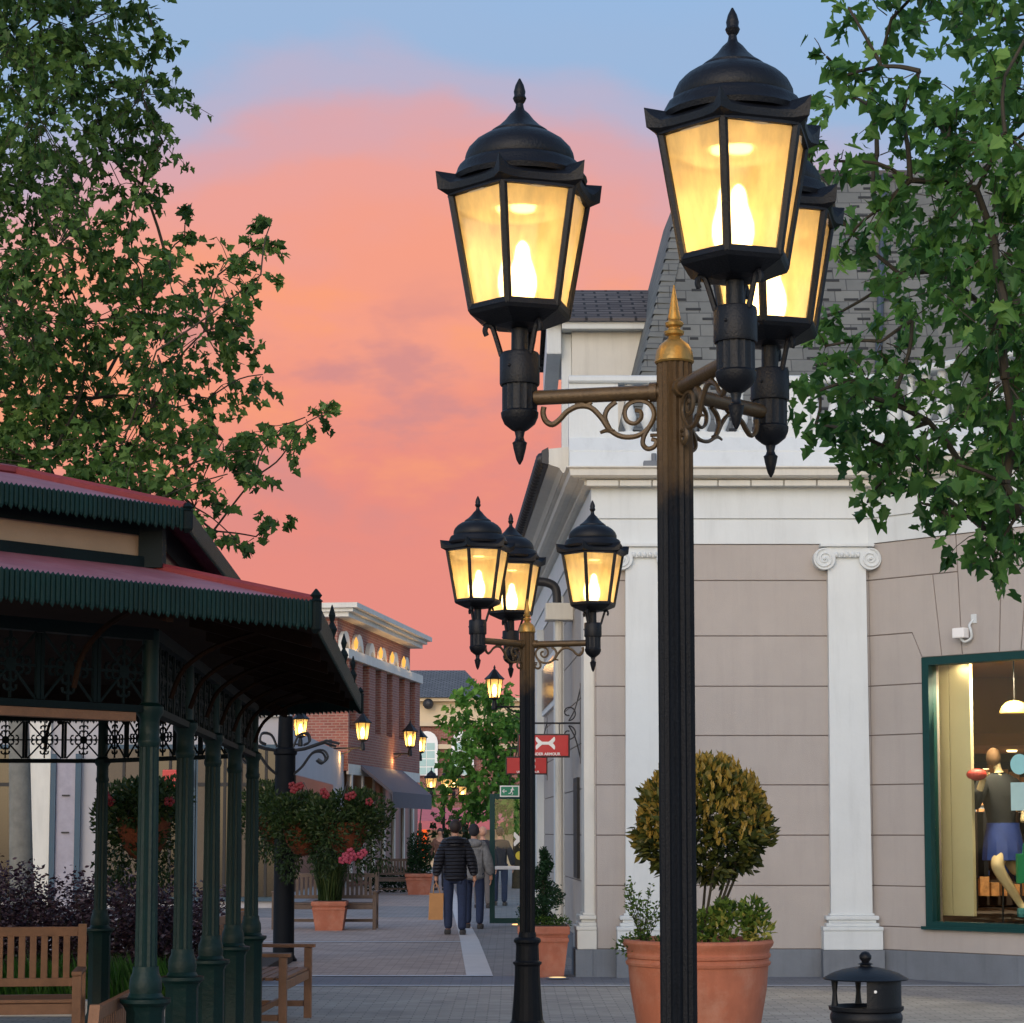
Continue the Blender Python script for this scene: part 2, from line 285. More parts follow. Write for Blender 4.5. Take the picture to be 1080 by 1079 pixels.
class MB:
    def __init__(s): s.v = []; s.f = []; s.tone = None; s.sm = False
    def add(s, vs, fs):
        n = len(s.v); s.v += [tuple(p) for p in vs]; s.f += [tuple(i+n for i in f) for f in fs]; return s
    def box(s, x0, x1, y0, y1, z0, z1, mtx=None):
        vs = [Vector(p) for p in ((x0,y0,z0),(x1,y0,z0),(x1,y1,z0),(x0,y1,z0),(x0,y0,z1),(x1,y0,z1),(x1,y1,z1),(x0,y1,z1))]
        if mtx: vs = [mtx @ p for p in vs]
        return s.add(vs, [(0,3,2,1),(4,5,6,7),(0,1,5,4),(1,2,6,5),(2,3,7,6),(3,0,4,7)])
    def bevbox(s, x0, x1, y0, y1, z0, z1, b=.01, mtx=None):
        bm = bmesh.new(); bmesh.ops.create_cube(bm, size=1)
        for q in bm.verts: q.co = Vector((x0+(q.co.x+.5)*(x1-x0), y0+(q.co.y+.5)*(y1-y0), z0+(q.co.z+.5)*(z1-z0)))
        bmesh.ops.bevel(bm, geom=bm.edges[:], offset=b, segments=2, affect='EDGES', profile=.7)
        bm.verts.index_update(); vs = [q.co.copy() for q in bm.verts]
        if mtx: vs = [mtx @ p for p in vs]
        s.add(vs, [tuple(q.index for q in f.verts) for f in bm.faces]); bm.free(); return s
    def prism(s, poly, h0, h1, mtx=None):     # poly in xy extruded along z
        n = len(poly); vs = [Vector((p[0], p[1], h0)) for p in poly] + [Vector((p[0], p[1], h1)) for p in poly]
        if mtx: vs = [mtx @ p for p in vs]
        return s.add(vs, [tuple(range(n-1, -1, -1)), tuple(range(n, 2*n))] + [(i, (i+1) % n, n+(i+1) % n, n+i) for i in range(n)])
    def lathe(s, prof, n=24, c=(0,0,0), rot=0, cap=True, flute=None, sy=1):
        c = Vector(c); vs = []; fs = []
        for (r, z) in prof:
            for k in range(n):
                a = rot + 2*math.pi*k/n; rr = r
                if flute and z >= flute[0] and z <= flute[1] and k % 2: rr = r*flute[2]
                vs.append(c + Vector((rr*math.cos(a), sy*rr*math.sin(a), z)))
        m = len(prof)
        for i in range(m-1):
            for k in range(n):
                k2 = (k+1) % n; fs.append((i*n+k, i*n+k2, (i+1)*n+k2, (i+1)*n+k))
        if cap: fs.append(tuple(range(n-1, -1, -1))); fs.append(tuple((m-1)*n+k for k in range(n)))
        return s.add(vs, fs)
    def tube(s, pts, r, n=8, r2=None, cap=True, flat=1.0, up=None):
        pts = [Vector(p) for p in pts]; m = len(pts)
        if m < 2: return s
        rs = [r + ((r2 if r2 is not None else r)-r)*i/(m-1) for i in range(m)]
        vs = []; fs = []; nrm = Vector(up) if up else None
        for i in range(m):
            t = (pts[min(i+1, m-1)] - pts[max(i-1, 0)])
            if t.length < 1e-9: t = Vector((0,0,1))
            t.normalize()
            if nrm is None:
                nrm = t.orthogonal().normalized()
            q = nrm - t*nrm.dot(t)
            nrm = q.normalized() if q.length > 1e-6 else t.orthogonal().normalized()
            b = t.cross(nrm)
            for k in range(n):
                a = 2*math.pi*k/n
                vs.append(pts[i] + (nrm*math.cos(a)*flat + b*math.sin(a))*rs[i])
        for i in range(m-1):
            for k in range(n):
                k2 = (k+1) % n; fs.append((i*n+k, i*n+k2, (i+1)*n+k2, (i+1)*n+k))
        if cap: fs += [tuple(range(n-1, -1, -1)), tuple((m-1)*n+k for k in range(n))]
        return s.add(vs, fs)
    def cyl(s, a, b, r, n=16, r2=None): return s.tube([a, b], r, n, r2)
    def sphere(s, c, r, n=12, m=8, sc_=(1,1,1)):
        prof = [(max(1e-4, math.sin(math.pi*i/m)), -math.cos(math.pi*i/m)) for i in range(m+1)]
        c = Vector(c); k0 = len(s.v); s.lathe([(p[0], p[1]) for p in prof], n)
        for i in range(k0, len(s.v)):
            v = s.v[i]; s.v[i] = (c.x+v[0]*r*sc_[0], c.y+v[1]*r*sc_[1], c.z+v[2]*r*sc_[2])
        return s
    def build(s, name, m, parent=None, smooth=False, uv=True, tone=None):
        me = bpy.data.meshes.new(name); me.from_pydata(s.v, [], s.f); me.validate(verbose=False)
        if m is not None: me.materials.append(m)
        if uv and len(s.f) < 20000:
            ul = me.uv_layers.new(name='UVMap').data
            for p in me.polygons:
                n = p.normal
                t = Vector((0,0,1)).cross(n) if abs(n.z) < .995 else Vector((1,0,0))
                t.normalize(); b = n.cross(t)
                for li in p.loop_indices:
                    co = me.vertices[me.loops[li].vertex_index].co; ul[li].uv = (co.dot(t), co.dot(b))
        if tone and len(tone) == len(me.polygons):
            at = me.attributes.new('tone', 'FLOAT', 'FACE'); at.data.foreach_set('value', tone)
        if smooth:
            me.polygons.foreach_set('use_smooth', [True]*len(me.polygons))
            try: me.set_sharp_from_angle(angle=R(38))
            except Exception: pass
        o = bpy.data.objects.new(name, me); col.objects.link(o)
        if parent: o.parent = parent
        return o
def tag(o, label, cat, group=None):
    o['label'] = label; o['category'] = cat
    if group: o['group'] = group
    return o
def thing(name, label, cat, loc=(0,0,0), rz=0, group=None):
    o = bpy.data.objects.new(name, None); col.objects.link(o); o.location = loc; o.rotation_euler = (0, 0, rz)
    return tag(o, label, cat, group)
def struct(o): o['kind'] = 'structure'; return o
def stuff(o): o['kind'] = 'stuff'; return o
def copy_tree(o, parent=None):
    c = o.copy(); col.objects.link(c); c.parent = parent
    for ch in list(o.children): copy_tree(ch, c)
    return c
def dup(o, loc, rz=0, label=None, scale=None):
    c = copy_tree(o); c.location = loc; c.rotation_euler = (0, 0, rz)
    if label: c['label'] = label
    if scale: c.scale = (scale,)*3
    return c
def sub(o, parent, loc=(0,0,0), rz=0, sc_=None):      # a copied part
    c = o.copy(); col.objects.link(c); c.parent = parent; c.location = loc; c.rotation_euler = (0,0,rz)
    if sc_: c.scale = sc_
    return c
def catmull(pts, n=6):
    pts = [Vector(p) for p in pts]; out = []
    for i in range(len(pts)-1):
        p0 = pts[max(i-1,0)]; p1 = pts[i]; p2 = pts[i+1]; p3 = pts[min(i+2, len(pts)-1)]
        for k in range(n):
            t = k/n; out.append(.5*((2*p1)+(-p0+p2)*t+(2*p0-5*p1+4*p2-p3)*t*t+(-p0+3*p1-3*p2+p3)*t**3))
    out.append(pts[-1]); return out

# street direction (vanishing point at x=449)
SX = -0.0404
def side_x(D, off=0.0): return 0.95 + SX*(D-24.2) + off

# ------------------------------------------------------------------ ground
g = MB(); g.box(-150, 150, -160, 400, -.3, 0); struct(g.build('ground', M['paver']))
def sheet(name, poly, z, m):
    b = MB(); b.add([(p[0], p[1], z) for p in poly], [tuple(range(len(poly)))]); o = b.build(name, m)
    if o.data.polygons[0].normal.z < 0: o.data.flip_normals()
    return struct(o)
d1, d2, d3 = gD(1040), gD(1030), gD(994)
def sx2(D, k): return k + SX*(D-24)
# middle of the street in pinkish brick
sheet('street_paving', [(-9, d2), (xp(497, 1030, d2), d2), (xp(488, 1000, gD(1000)), gD(1000)), (xp(484, 975, gD(975)), gD(975)), (xp(478, 945, gD(945)), gD(945)), (xp(470, 920, gD(920)), gD(920)), (-9, gD(920))], .004, M['pinkpaver'])
pts_a = [(520, 1030), (513, 1012), (505, 992), (494, 972), (484, 950), (474, 925)]
pts_b = [(492, 1030), (488, 1008), (485, 990), (480, 970), (474, 948), (468, 925)]
pa = [(xp(x, y, gD(y)), gD(y)) for x, y in pts_a]; pb = [(xp(x, y, gD(y)), gD(y)) for x, y in pts_b]
sheet('pale_kerb_band', pa + pb[::-1], .008, M['pale'])
pav = pa + [(xp(600, 925, gD(925)), gD(925)), (5, gD(960)), (5, d2)]
sheet('side_pavement', pav, .004, M['midpaver'])
sheet('drain_band', [(-9, d1), (12, d1), (12, d2), (-9, d2)], .004, M['darkpaver'])
sheet('joint_line_near', [(-9, d1-.05), (12, d1-.05), (12, d1+.04), (-9, d1+.04)], .008, M['joint'])
sheet('joint_line_far', [(-9, d2-.06), (xp(520, 1030, d2), d2-.06), (xp(520, 1030, d2), d2+.05), (-9, d2+.05)], .012, M['joint'])
sheet('joint_line_street', [(-9, d3-.06), (xp(488, 994, d3), d3-.06), (xp(488, 994, d3), d3+.06), (-9, d3+.06)], .012, M['joint'])
dm1, dm2 = gD(968), gD(956)
sheet('cross_band', [(-9, dm1), (xp(484, 968, dm1), dm1), (xp(480, 956, dm2), dm2), (-9, dm2)], .006, M['midpaver'])

# ------------------------------------------------------------------ four-arm street lamps
DL = 7.27
def zl(y): return zy(y, DL)
K = .00331
def make_lantern_parts(parent, c, az, far=False):
    """lantern at local xy c with a pane normal along az; returns the lantern part"""
    cx, cy = c; n6 = 6; rot = az + R(30)
    b = MB(); C3 = (cx, cy, 0)
    hood = [(.214, zl(191)), (.219, zl(186)), (.208, zl(181)), (.203, zl(176)), (.196, zl(172)), (.176, zl(169)), (.178, zl(166)), (.176, zl(160)), (.166, zl(153)), (.146, zl(146)), (.118, zl(140)), (.098, zl(138)), (.096, zl(135)),
            (.088, zl(133)), (.07, zl(129)), (.052, zl(122)), (.034, zl(115)), (.018, zl(110.5)), (.015, zl(108)), (.013, zl(104)), (.020, zl(101)), (.024, zl(98)), (.019, zl(95)), (.021, zl(91)), (.015, zl(84)), (.003, zl(77))]
    hood = [(r_*(1.09 if r_ > .06 else 1), z_) for r_, z_ in hood]
    b.lathe(hood, 28 if not far else 12, C3)
    # hexagonal eave with upswept corners
    ring = []
    zt, zb = zl(188), zl(200)
    vs = []; fs = []
    for k in range(6):
        a = rot + k*math.pi/3; a2 = a + math.pi/3
        for j in range(8):
            t = (0, .05, .12, .3, .5, .7, .88, .95)[j]; p = Vector((math.cos(a), math.sin(a)))*(1-t) + Vector((math.cos(a2), math.sin(a2)))*t
            e = min(t, 1-t); up = max(0, .15-e)/.15
            vs += [(cx+p.x*.218, cy+p.y*.218, zt+.012), (cx+p.x*(.272+.034*up), cy+p.y*(.272+.034*up), zl(197)+up**2*.048), (cx+p.x*(.270+.028*up), cy+p.y*(.270+.028*up), zl(204)+up*.008), (cx+p.x*.248, cy+p.y*.248, zl(209)), (cx+p.x*.22, cy+p.y*.22, zl(203))]
    m = 48
    for i in range(m):
        j = (i+1) % m
        for q in range(5): fs.append((i*5+q, j*5+q, j*5+(q+1) % 5, i*5+(q+1) % 5))
    b.add(vs, fs)
    lan = b.build('lantern', M['black'], parent, smooth=True)
    fb = MB()
    rt, rb, zt, zb = .250, .173, zl(205), zl(324)
    for k in range(6):
        a = rot + k*math.pi/3
        fb.tube([(cx+rb*math.cos(a), cy+rb*math.sin(a), zb-.01), (cx+rt*math.cos(a), cy+rt*math.sin(a), zt+.01)], .0145, 6)
        a2 = a + math.pi/3
        for (rr, z, w) in ((rt, zt-.002, .014), (rb+.003, zb, .013)):
            fb.tube([(cx+rr*math.cos(a), cy+rr*math.sin(a), z), (cx+rr*math.cos(a2), cy+rr*math.sin(a2), z)], w, 4, flat=1.2)
    fb.lathe([(.05, zl(343)), (.10, zl(341)), (.18, zl(331)), (.188, zl(327)), (.18, zl(322.5)), (.0, zl(322))], 6, C3, rot)
    fb.build('lantern_frame', M['black'], lan)
    for k in range(6):
        a = rot + k*math.pi/3; a2 = a + math.pi/3; q = .985
        vs = [(cx+rb*q*math.cos(a), cy+rb*q*math.sin(a), zb), (cx+rb*q*math.cos(a2), cy+rb*q*math.sin(a2), zb), (cx+rt*q*math.cos(a2), cy+rt*q*math.sin(a2), zt), (cx+rt*q*math.cos(a), cy+rt*q*math.sin(a), zt)]
        MB().add(vs, [(0,1,2,3)]).build('glass_pane', M['pane'], lan)
    # inside: white reflector cone, lens, candle bulb
    MB().lathe([(.225, zl(208)), (.13, zl(222)), (.06, zl(214)), (.0, zl(213.5))], 20, C3, cap=False).build('reflector', M['reflector'], lan, smooth=True)
    MB().lathe([(.0, zl(219)), (.042, zl(218)), (.046, zl(215)), (.0, zl(214.4))], 14, C3, cap=False).build('lamp_lens', M['lens'], lan)
    MB().lathe([(.02, zl(322)), (.034, zl(316)), (.046, zl(307)), (.052, zl(298)), (.050, zl(288)), (.040, zl(278)), (.030, zl(270)), (.026, zl(262)), (.022, zl(256)), (.012, zl(252)), (.001, zl(250))], 14, C3).build('bulb', M['bulb'] if not far else M['bulbfar'], lan, smooth=True)
    return lan
M['reflector'] = mat('white_reflector', (230, 225, 210), .4)
def make_lamp(name, label, group, far=False, arms=(0, R(120), R(240))):
    root = thing(name, label, 'street lamp', group=group)
    # post
    zc = zl(385); n = 32
    b = MB()
    b.lathe([(.062, zl(478)), (.061, zc)], n, flute=(0, 9, .86), cap=False); b.build('upper_post', M['postlamplit'], root)
    b = MB()
    b.lathe([(.17, 0), (.17, .04), (.155, .06), (.15, .1), (.125, .14), (.112, .3), (.1, .5), (.1, .56)], 20, cap=True)
    b.lathe([(.1, .56), (.104, .572), (.115, .58), (.115, .595), (.1, .6), (.094, .61), (.09, .72), (.094, .74), (.108, .752), (.108, .77), (.095, .785), (.072, .79), (.066, .83)], 20, cap=False)
    b.lathe([(.062, .83), (.062, zl(478))], n, flute=(0, 9, .86), cap=False); b.build('post', M['postlamplit'], root)
    b = MB(); b.lathe([(.063, zc-.012), (.068, zc-.006), (.066, zc+.004), (.062, zl(376)), (.05, zl(369)), (.034, zl(365)), (.022, zl(362)), (.02, zl(360)), (.033, zl(358)), (.035, zl(355)), (.022, zl(353)), (.02, zl(351)),
                       (.030, zl(349)), (.032, zl(346)), (.02, zl(343)), (.022, zl(341)), (.0175, zl(334)), (.002, zl(306))], 20)
    b.build('finial', M['gold'], root, smooth=True)
    Rr = .545; za = zl(417)
    for ai, a in enumerate(arms):
        ca, sa = math.cos(a), math.sin(a)
        def q(r, z, o=0): return (r*ca - o*sa, r*sa + o*ca, z)
        arm = MB(); arm.tube([q(.05, za), q(Rr-.03, za)], .026, 12); arm.tube([q(.06, za), q(.085, za)], .034, 12); A = arm.build('arm', M['bronze'], root, smooth=True)
        s = MB()
        def scr(lst, r1, r2=None):
            s.tube([q((711.5-p.x)*.00331, zl(p.y)) for p in catmull([(a_, b_, 0) for a_, b_ in lst], 4)], r1, 6, r2=r2, flat=.7)
        scr([(573, 427), (572, 434), (575, 442), (582, 446), (590, 441), (598, 433), (610, 428), (623, 430), (634, 441), (643, 454), (656, 462), (672, 462), (684, 454), (690, 441), (686, 430), (676, 425), (665, 427), (659, 435), (661, 445), (669, 449), (676, 444), (676, 437), (670, 435)], .0115, .008)
        scr([(643, 454), (638, 442), (641, 432), (650, 425)], .0105)
        scr([(684, 454), (679, 463), (678, 471), (683, 476), (690, 474), (692, 468), (687, 466)], .0105, .008)
        scr([(648, 457), (640, 455), (633, 457)], .010, .006)
        scr([(606, 429), (611, 424), (618, 427), (624, 424)], .009)
        s.tube([q(.062, zl(462)), q(.085, zl(462))], .006, 6)
        s.build('scroll_bracket', M['bronze'], A, smooth=True)
        # fitter
        f = MB(); c3 = (Rr*ca, Rr*sa, 0)
        f.lathe([(.003, zl(487)), (.012, zl(482)), (.022, zl(470)), (.024, zl(466)), (.026, zl(464)), (.018, zl(462)), (.014, zl(458)), (.018, zl(452)), (.03, zl(450)), (.054, zl(444)), (.064, zl(437)), (.066, zl(432)), (.06, zl(430))], 20, c3)
        f.lathe([(.0615, zl(430)), (.0615, zl(402))], 32, c3, flute=(0, 9, .93))
        f.lathe([(.068, zl(403)), (.07, zl(401)), (.07, zl(371)), (.066, zl(369)), (.03, zl(368)), (.029, zl(342))], 20, c3)
        for k in range(3):
            t = a + R(20) + k*2*math.pi/3
            ct, st = math.cos(t), math.sin(t)
            pth = [(.064, zl(372)), (.078, zl(358)), (.092, zl(345)), (.1, zl(341)), (.115, zl(340)), (.122, zl(346)), (.116, zl(351))]
            f.tube([(c3[0]+p.x*ct, c3[1]+p.x*st, p.y) for p in catmull([(u_, v_, 0) for u_, v_ in pth], 3)], .0095, 6)
            f.sphere((c3[0]+.070*math.cos(t+.9), c3[1]+.070*math.sin(t+.9), zl(385)), .006, 8, 6)
        f.build('lantern_fitter', M['black'], root, smooth=True)
        make_lantern_parts(root, (Rr*ca, Rr*sa), a, far)
    return root
# arm azimuths measured from towards-camera turning right: direction=( sin, -cos )
def az(th): return math.atan2(-math.cos(R(th)), math.sin(R(th)))
lampA = make_lamp('street_lamp', 'tall near black street lamp with gilded spike and three big lit lanterns', 'triple-lantern street lamps', arms=(az(16.5), az(136.5), az(-103.5)))
lampA.location = (xp(711.5, 417, 7.2), 7.2, 0)
lampB = dup(lampA, (xp(556, 690, 17.1), 17.1, 0), R(74-16.5), 'middle-distance triple-lantern street lamp standing before the white corner of the store')
lampC = dup(lampA, (xp(468, 850, 88), 88, 0), R(35), 'distant triple-lantern street lamp above the dark-haired shopper far down the street')
lampD = dup(lampA, (xp(476, 850, 104), 104, 0), R(80), 'farthest triple-lantern street lamp, small and low behind the distant one')
for ch in list(lampC.children)+list(lampD.children):
    for c2 in ch.children:
        if c2.name.startswith('bulb'): pass

# ------------------------------------------------------------------ corner store (right)
DF = 24.2
bld = thing('corner_store', 'mauve stucco corner store with white pilasters, balustrade and steep shingled roof', 'building')
XL = side_x(DF)                      # left corner of the wall
XC = xp(916, 574, DF)                # chamfer starts
ZT = zy(574, DF); ZP = zy(1001, DF)
k7 = math.sqrt(.5)
CH = Matrix(((k7, k7, 0, XC), (-k7, k7, 0, DF), (0, 0, 1, 0), (0, 0, 0, 1)))    # local: x along chamfer, y into the building
FR = Matrix(((1, 0, 0, 0), (0, 1, 0, DF), (0, 0, 1, 0), (0, 0, 0, 1)))
sd = Vector((SX, 1, 0)).normalized()
SD = Matrix(((-sd.x, sd.y, 0, XL), (-sd.y, -sd.x, 0, DF), (0, 0, 1, 0), (0, 0, 0, 1)))  # x axis points towards camera (negative = away), y into building(+X)
SLEN = 14.0; CHL = 6.0
WT0, WT1, WZ0, WZ1 = .71, 2.22, .57, zy(693, 23.6)     # window on the chamfer
w = MB()
def wallbox(b, x0, x1, z0, z1, mtx, th=.3, y0=0.0): b.box(x0, x1, y0, y0+th, z0, z1, mtx)
w.box(XL+.002, XC, 0, .3, 0, ZT, FR)
w.box(0, WT0, 0, .3, 0, ZT, CH); w.box(WT1, CHL, 0, .3, 0, ZT, CH); w.box(WT0, WT1, 0, .3, 0, WZ0, CH); w.box(WT0, WT1, 0, .3, WZ1, ZT, CH)
w.box(-SLEN, -.3, 0, .3, 0, ZT, SD)
# back closing walls and flat roof deck
e = CH @ Vector((CHL, 0, 0))
w.box(e.x-.3, e.x, e.y, DF+10, 0, ZT); w.box(XL+.5, e.x, DF+10, DF+10.3, 0, ZT)
wall = w.build('wall', M['groove'], bld)
rows = [ZP] + [zy(y, DF) for y in (934, 881, 828, 776, 724, 671, 612.5)] + [ZT-.002]
GR = .016; PR = .014
def block(b, poly, mtx, pr=PR):
    """poly in (x,z) on the wall plane, raised towards the outside, arrises cut"""
    c = Vector((sum(p[0] for p in poly)/len(poly), sum(p[1] for p in poly)/len(poly)))
    n = len(poly); vs = []
    # inset each edge by GR/2
    def inset(poly, dd):
        out = []
        for i in range(n):
            p0 = Vector(poly[i-1]); p1 = Vector(poly[i]); p2 = Vector(poly[(i+1) % n])
            e1 = (p1-p0).normalized(); e2 = (p2-p1).normalized()
            n1 = Vector((-e1.y, e1.x)); n2 = Vector((-e2.y, e2.x))
            bis = n1+n2; bis = bis/max(.3, bis.dot(n1)) if bis.length > 1e-6 else n1
            out.append(p1 + bis*dd)
        return out
    area = sum(poly[i][0]*poly[(i+1) % n][1]-poly[(i+1) % n][0]*poly[i][1] for i in range(n))
    if area < 0: poly = poly[::-1]
    o1 = inset(poly, GR*.35); o2 = inset(poly, GR*.6)
    vs = [mtx @ Vector((p.x, 0.002, p.y)) for p in o1] + [mtx @ Vector((p.x, -pr*.7, p.y)) for p in o1] + [mtx @ Vector((p.x, -pr, p.y)) for p in o2]
    fs = []
    for L in (0, 1):
        for i in range(n):
            j = (i+1) % n; fs.append((L*n+i, L*n+j, (L+1)*n+j, (L+1)*n+i))
    fs.append(tuple(range(2*n, 3*n))); b.add(vs, fs)
st = MB()
for i in range(len(rows)-1):
    z0, z1 = rows[i], rows[i+1]
    block(st, [(XL, z0), (XC, z0), (XC, z1), (XL, z1)], FR)
    # side street face, split into runs
    block(st, [(-SLEN, z0), (0, z0), (0, z1), (-SLEN, z1)], SD)
# chamfer: rows beside the window, fan above it
cxw = (WT0+WT1)/2; zf = zy(671, DF); zg = rows[-2]
def chrow(z0, z1):
    block(st, [(0, z0), (WT0, z0), (WT0, z1), (0, z1)], CH); block(st, [(WT1, z0), (CHL, z0), (CHL, z1), (WT1, z1)], CH)
block(st, [(0, rows[0]), (CHL, rows[0]), (CHL, min(rows[1], WZ0)), (0, min(rows[1], WZ0))], CH)
block(st, [(0, WZ0), (WT0, WZ0), (WT0, rows[1]), (0, rows[1])], CH); block(st, [(WT1, WZ0), (CHL, WZ0), (CHL, rows[1]), (WT1, rows[1])], CH)
for i in range(1, 5): chrow(rows[i], rows[i+1])
z5 = rows[5]; zfan = zf
for sgn in (-1, 1):
    def X(o): return cxw + sgn*o
    E = 0 if sgn < 0 else CHL
    hw = (WT1-WT0)/2
    block(st, [(E, z5), (X(hw), z5), (X(hw), WZ1), (X(hw+.13), zf), (E, zf)], CH)
    block(st, [(E, zf), (X(hw+.13), zf), (X(hw), WZ1), (X(.50), WZ1), (X(.60), zg), (E, zg)], CH)
    block(st, [(X(.50), WZ1), (X(.235), WZ1), (X(.275), zg), (X(.60), zg)], CH)
    block(st, [(E, zg), (X(.275), zg), (X(.29), ZT-.002), (E, ZT-.002)], CH)
block(st, [(cxw-.235, WZ1), (cxw+.235, WZ1), (cxw+.29, ZT-.002), (cxw-.29, ZT-.002)], CH)
st.build('stucco_block', M['mauve'], wall)
# plinth
pl = MB(); pl.box(XL-.05, XC+.02, -.05, -.002, 0, ZP, FR); pl.box(-.04, CHL, -.05, -.002, 0, ZP, CH); pl.box(-SLEN, .0, -.05, -.002, 0, ZP, SD)
pl.build('plinth', M['plinth'], bld)
# pilasters
zb0, zb1 = zy(963, DF), zy(981, DF)
def pilaster(cx, w, mtx, proud=.11, ionic=True, face=M['white'], w1=None):
    w1 = w1 or w*1.08
    b = MB(); h = w/2; H = w1/2; z_cap = zy(604, DF)
    vs = []
    for (hw, z) in ((H, zb0-.02), (h*1.03, zb0+2.0), (h, ZT-.0)):
        vs += [(cx-hw, -.0, z), (cx-hw, -proud, z), (cx+hw, -proud, z), (cx+hw, -.0, z)]
    b.add([mtx @ Vector(p) for p in vs], [(i*4+k, i*4+k+1, i*4+k+5, i*4+k+4) for i in (0, 1) for k in (0, 1, 2)] + [(8, 9, 10, 11)])
    p = b.build('pilaster', face, bld)
    b = MB()
    def lay(hw, z0, z1, pr): b.bevbox(cx-hw, cx+hw, -pr, 0, z0, z1, min(.012, (z1-z0)*.35), mtx)
    lay(H+.10, ZP-.0, zb1, proud+.09)                # die
    lay(H+.105, zb1, zb1+.045, proud+.10); lay(H+.065, zb1+.045, zb1+.085, proud+.065); lay(H+.035, zb1+.085, zb1+.12, proud+.04); lay(H+.065, zb1+.12, zb1+.165, proud+.06); lay(H+.02, zb1+.165, zb1+.19, proud+.02)
    b.build('pilaster_base', face, p)
    # grey die below at plinth height
    b = MB(); b.box(cx-H-.11, cx+H+.11, -proud-.11, -.0505, 0, ZP-.002, mtx); b.build('plinth_block', M['plinth'], p)
    if ionic:
        b = MB(); zc = zy(591, DF)
        b.bevbox(cx-h-.09, cx+h+.09, -proud-.07, 0, zy(578.5, DF), zy(575, DF)-.002, .008, mtx)
        b.bevbox(cx-h-.02, cx+h+.02, -proud-.035, 0, zc+.015, zy(578.5, DF)-.001, .012, mtx)
        for s_ in (-1, 1):
            c0 = Vector((cx+s_*(h+.045), 0, zc))
            b.tube([mtx @ (c0+Vector((0, 0, 0))), mtx @ (c0+Vector((0, -proud-.05, 0)))], .125, 24)
            sp = []
            for i in range(46):
                a = R(90)+s_*-R(16*i); rr = .112-.0022*i
                sp.append(mtx @ (c0 + Vector((rr*math.cos(a), -proud-.055, rr*math.sin(a)))))
            b.tube(sp, .012, 6)
            b.sphere(tuple(mtx @ (c0+Vector((0, -proud-.06, 0)))), .02, 8, 6)
        for k in range(5):
            b.sphere(tuple(mtx @ Vector((cx+(k-2)*.062, -proud-.040, zc+.045))), .024, 8, 6, (1, 1, 1.3))
        b.build('pilaster_capital', face, p, smooth=True)
    return p
pilaster(xp(679, 590, DF), .43, FR); pilaster(xp(891.5, 590, DF), .43, FR)
D1p = 24.2
pilaster(-.26, .4, SD, proud=.13, ionic=False, face=M['cream'])
pilaster(-5.6, .42, SD, proud=.13, ionic=False); pilaster(-10.6, .42, SD, proud=.13, ionic=False)
# entablature swept round street side - front - chamfer
e_side = SD @ Vector((-SLEN, 0, 0)); e_ch = CH @ Vector((CHL, 0, 0))
path = [Vector((e_side.x, e_side.y)), Vector((XL, DF)), Vector((XC, DF)), Vector((e_ch.x, e_ch.y))]
def offset_path(path, o):
    out = []
    for i, p in enumerate(path):
        e1 = (p - path[i-1]).normalized() if i else None; e2 = (path[i+1]-p).normalized() if i < len(path)-1 else None
        e1 = e1 or e2; e2 = e2 or e1
        n1 = Vector((e1.y, -e1.x)); n2 = Vector((e2.y, -e2.x)); bis = (n1+n2); bis /= bis.dot(n1)
        out.append(p - bis*o if False else p + bis*o)
    return out
# orientation check: outward must be -y on the front run (direction +x -> right normal = (0,-1))
def sweep(b, path, prof, closed=True):
    n = len(prof); rings = []
    for (o, z) in prof:
        rings.append([(q.x, q.y, z) for q in offset_path(path, o)])
    m = len(path); vs = [rings[j][i] for i in range(m) for j in range(n)]
    fs = [(i*n+j, i*n+(j+1) % n, (i+1)*n+(j+1) % n, (i+1)*n+j) for i in range(m-1) for j in range(n)]
    fs += [tuple(range(n-1, -1, -1)), tuple((m-1)*n+j for j in range(n))]
    b.add(vs, fs)
zA, zB, zC, zD, zE = zy(548, DF), zy(515, DF), zy(506, DF-.15), zy(501, DF-.3), zy(492, DF-.3)
b = MB()
sweep(b, path, [(-.25, ZT), (.03, ZT), (.03, zA-.008), (-.25, zA-.008)])
sweep(b, path, [(-.25, zA-.008), (.018, zA-.008), (.018, zA+.008), (-.25, zA+.008)])
sweep(b, path, [(-.25, zA+.008), (.045, zA+.008), (.045, zB), (-.25, zB)])
b.build('frieze', M['white'], bld)
b = MB()
sweep(b, path, [(-.25, zB), (.09, zB), (.13, zB+.02), (.13, zC-.01), (.17, zC), (.19, zC), (.19, zD-.02), (-.25, zD-.02)])
sweep(b, path, [(-.25, zD-.02), (.26, zD-.02), (.30, zD), (.31, zE-.03), (.345, zE-.015), (.345, zE), (-.25, zE)])
cor = b.build('cornice', M['cream'], bld)
dn = MB()
x = XL - .1
while x < XC + .05: dn.box(x, x+.36, -.196, -.12, zC-.075, zC-.012, FR); x += .375
dn.build('dentil_course', M['cream'], cor)
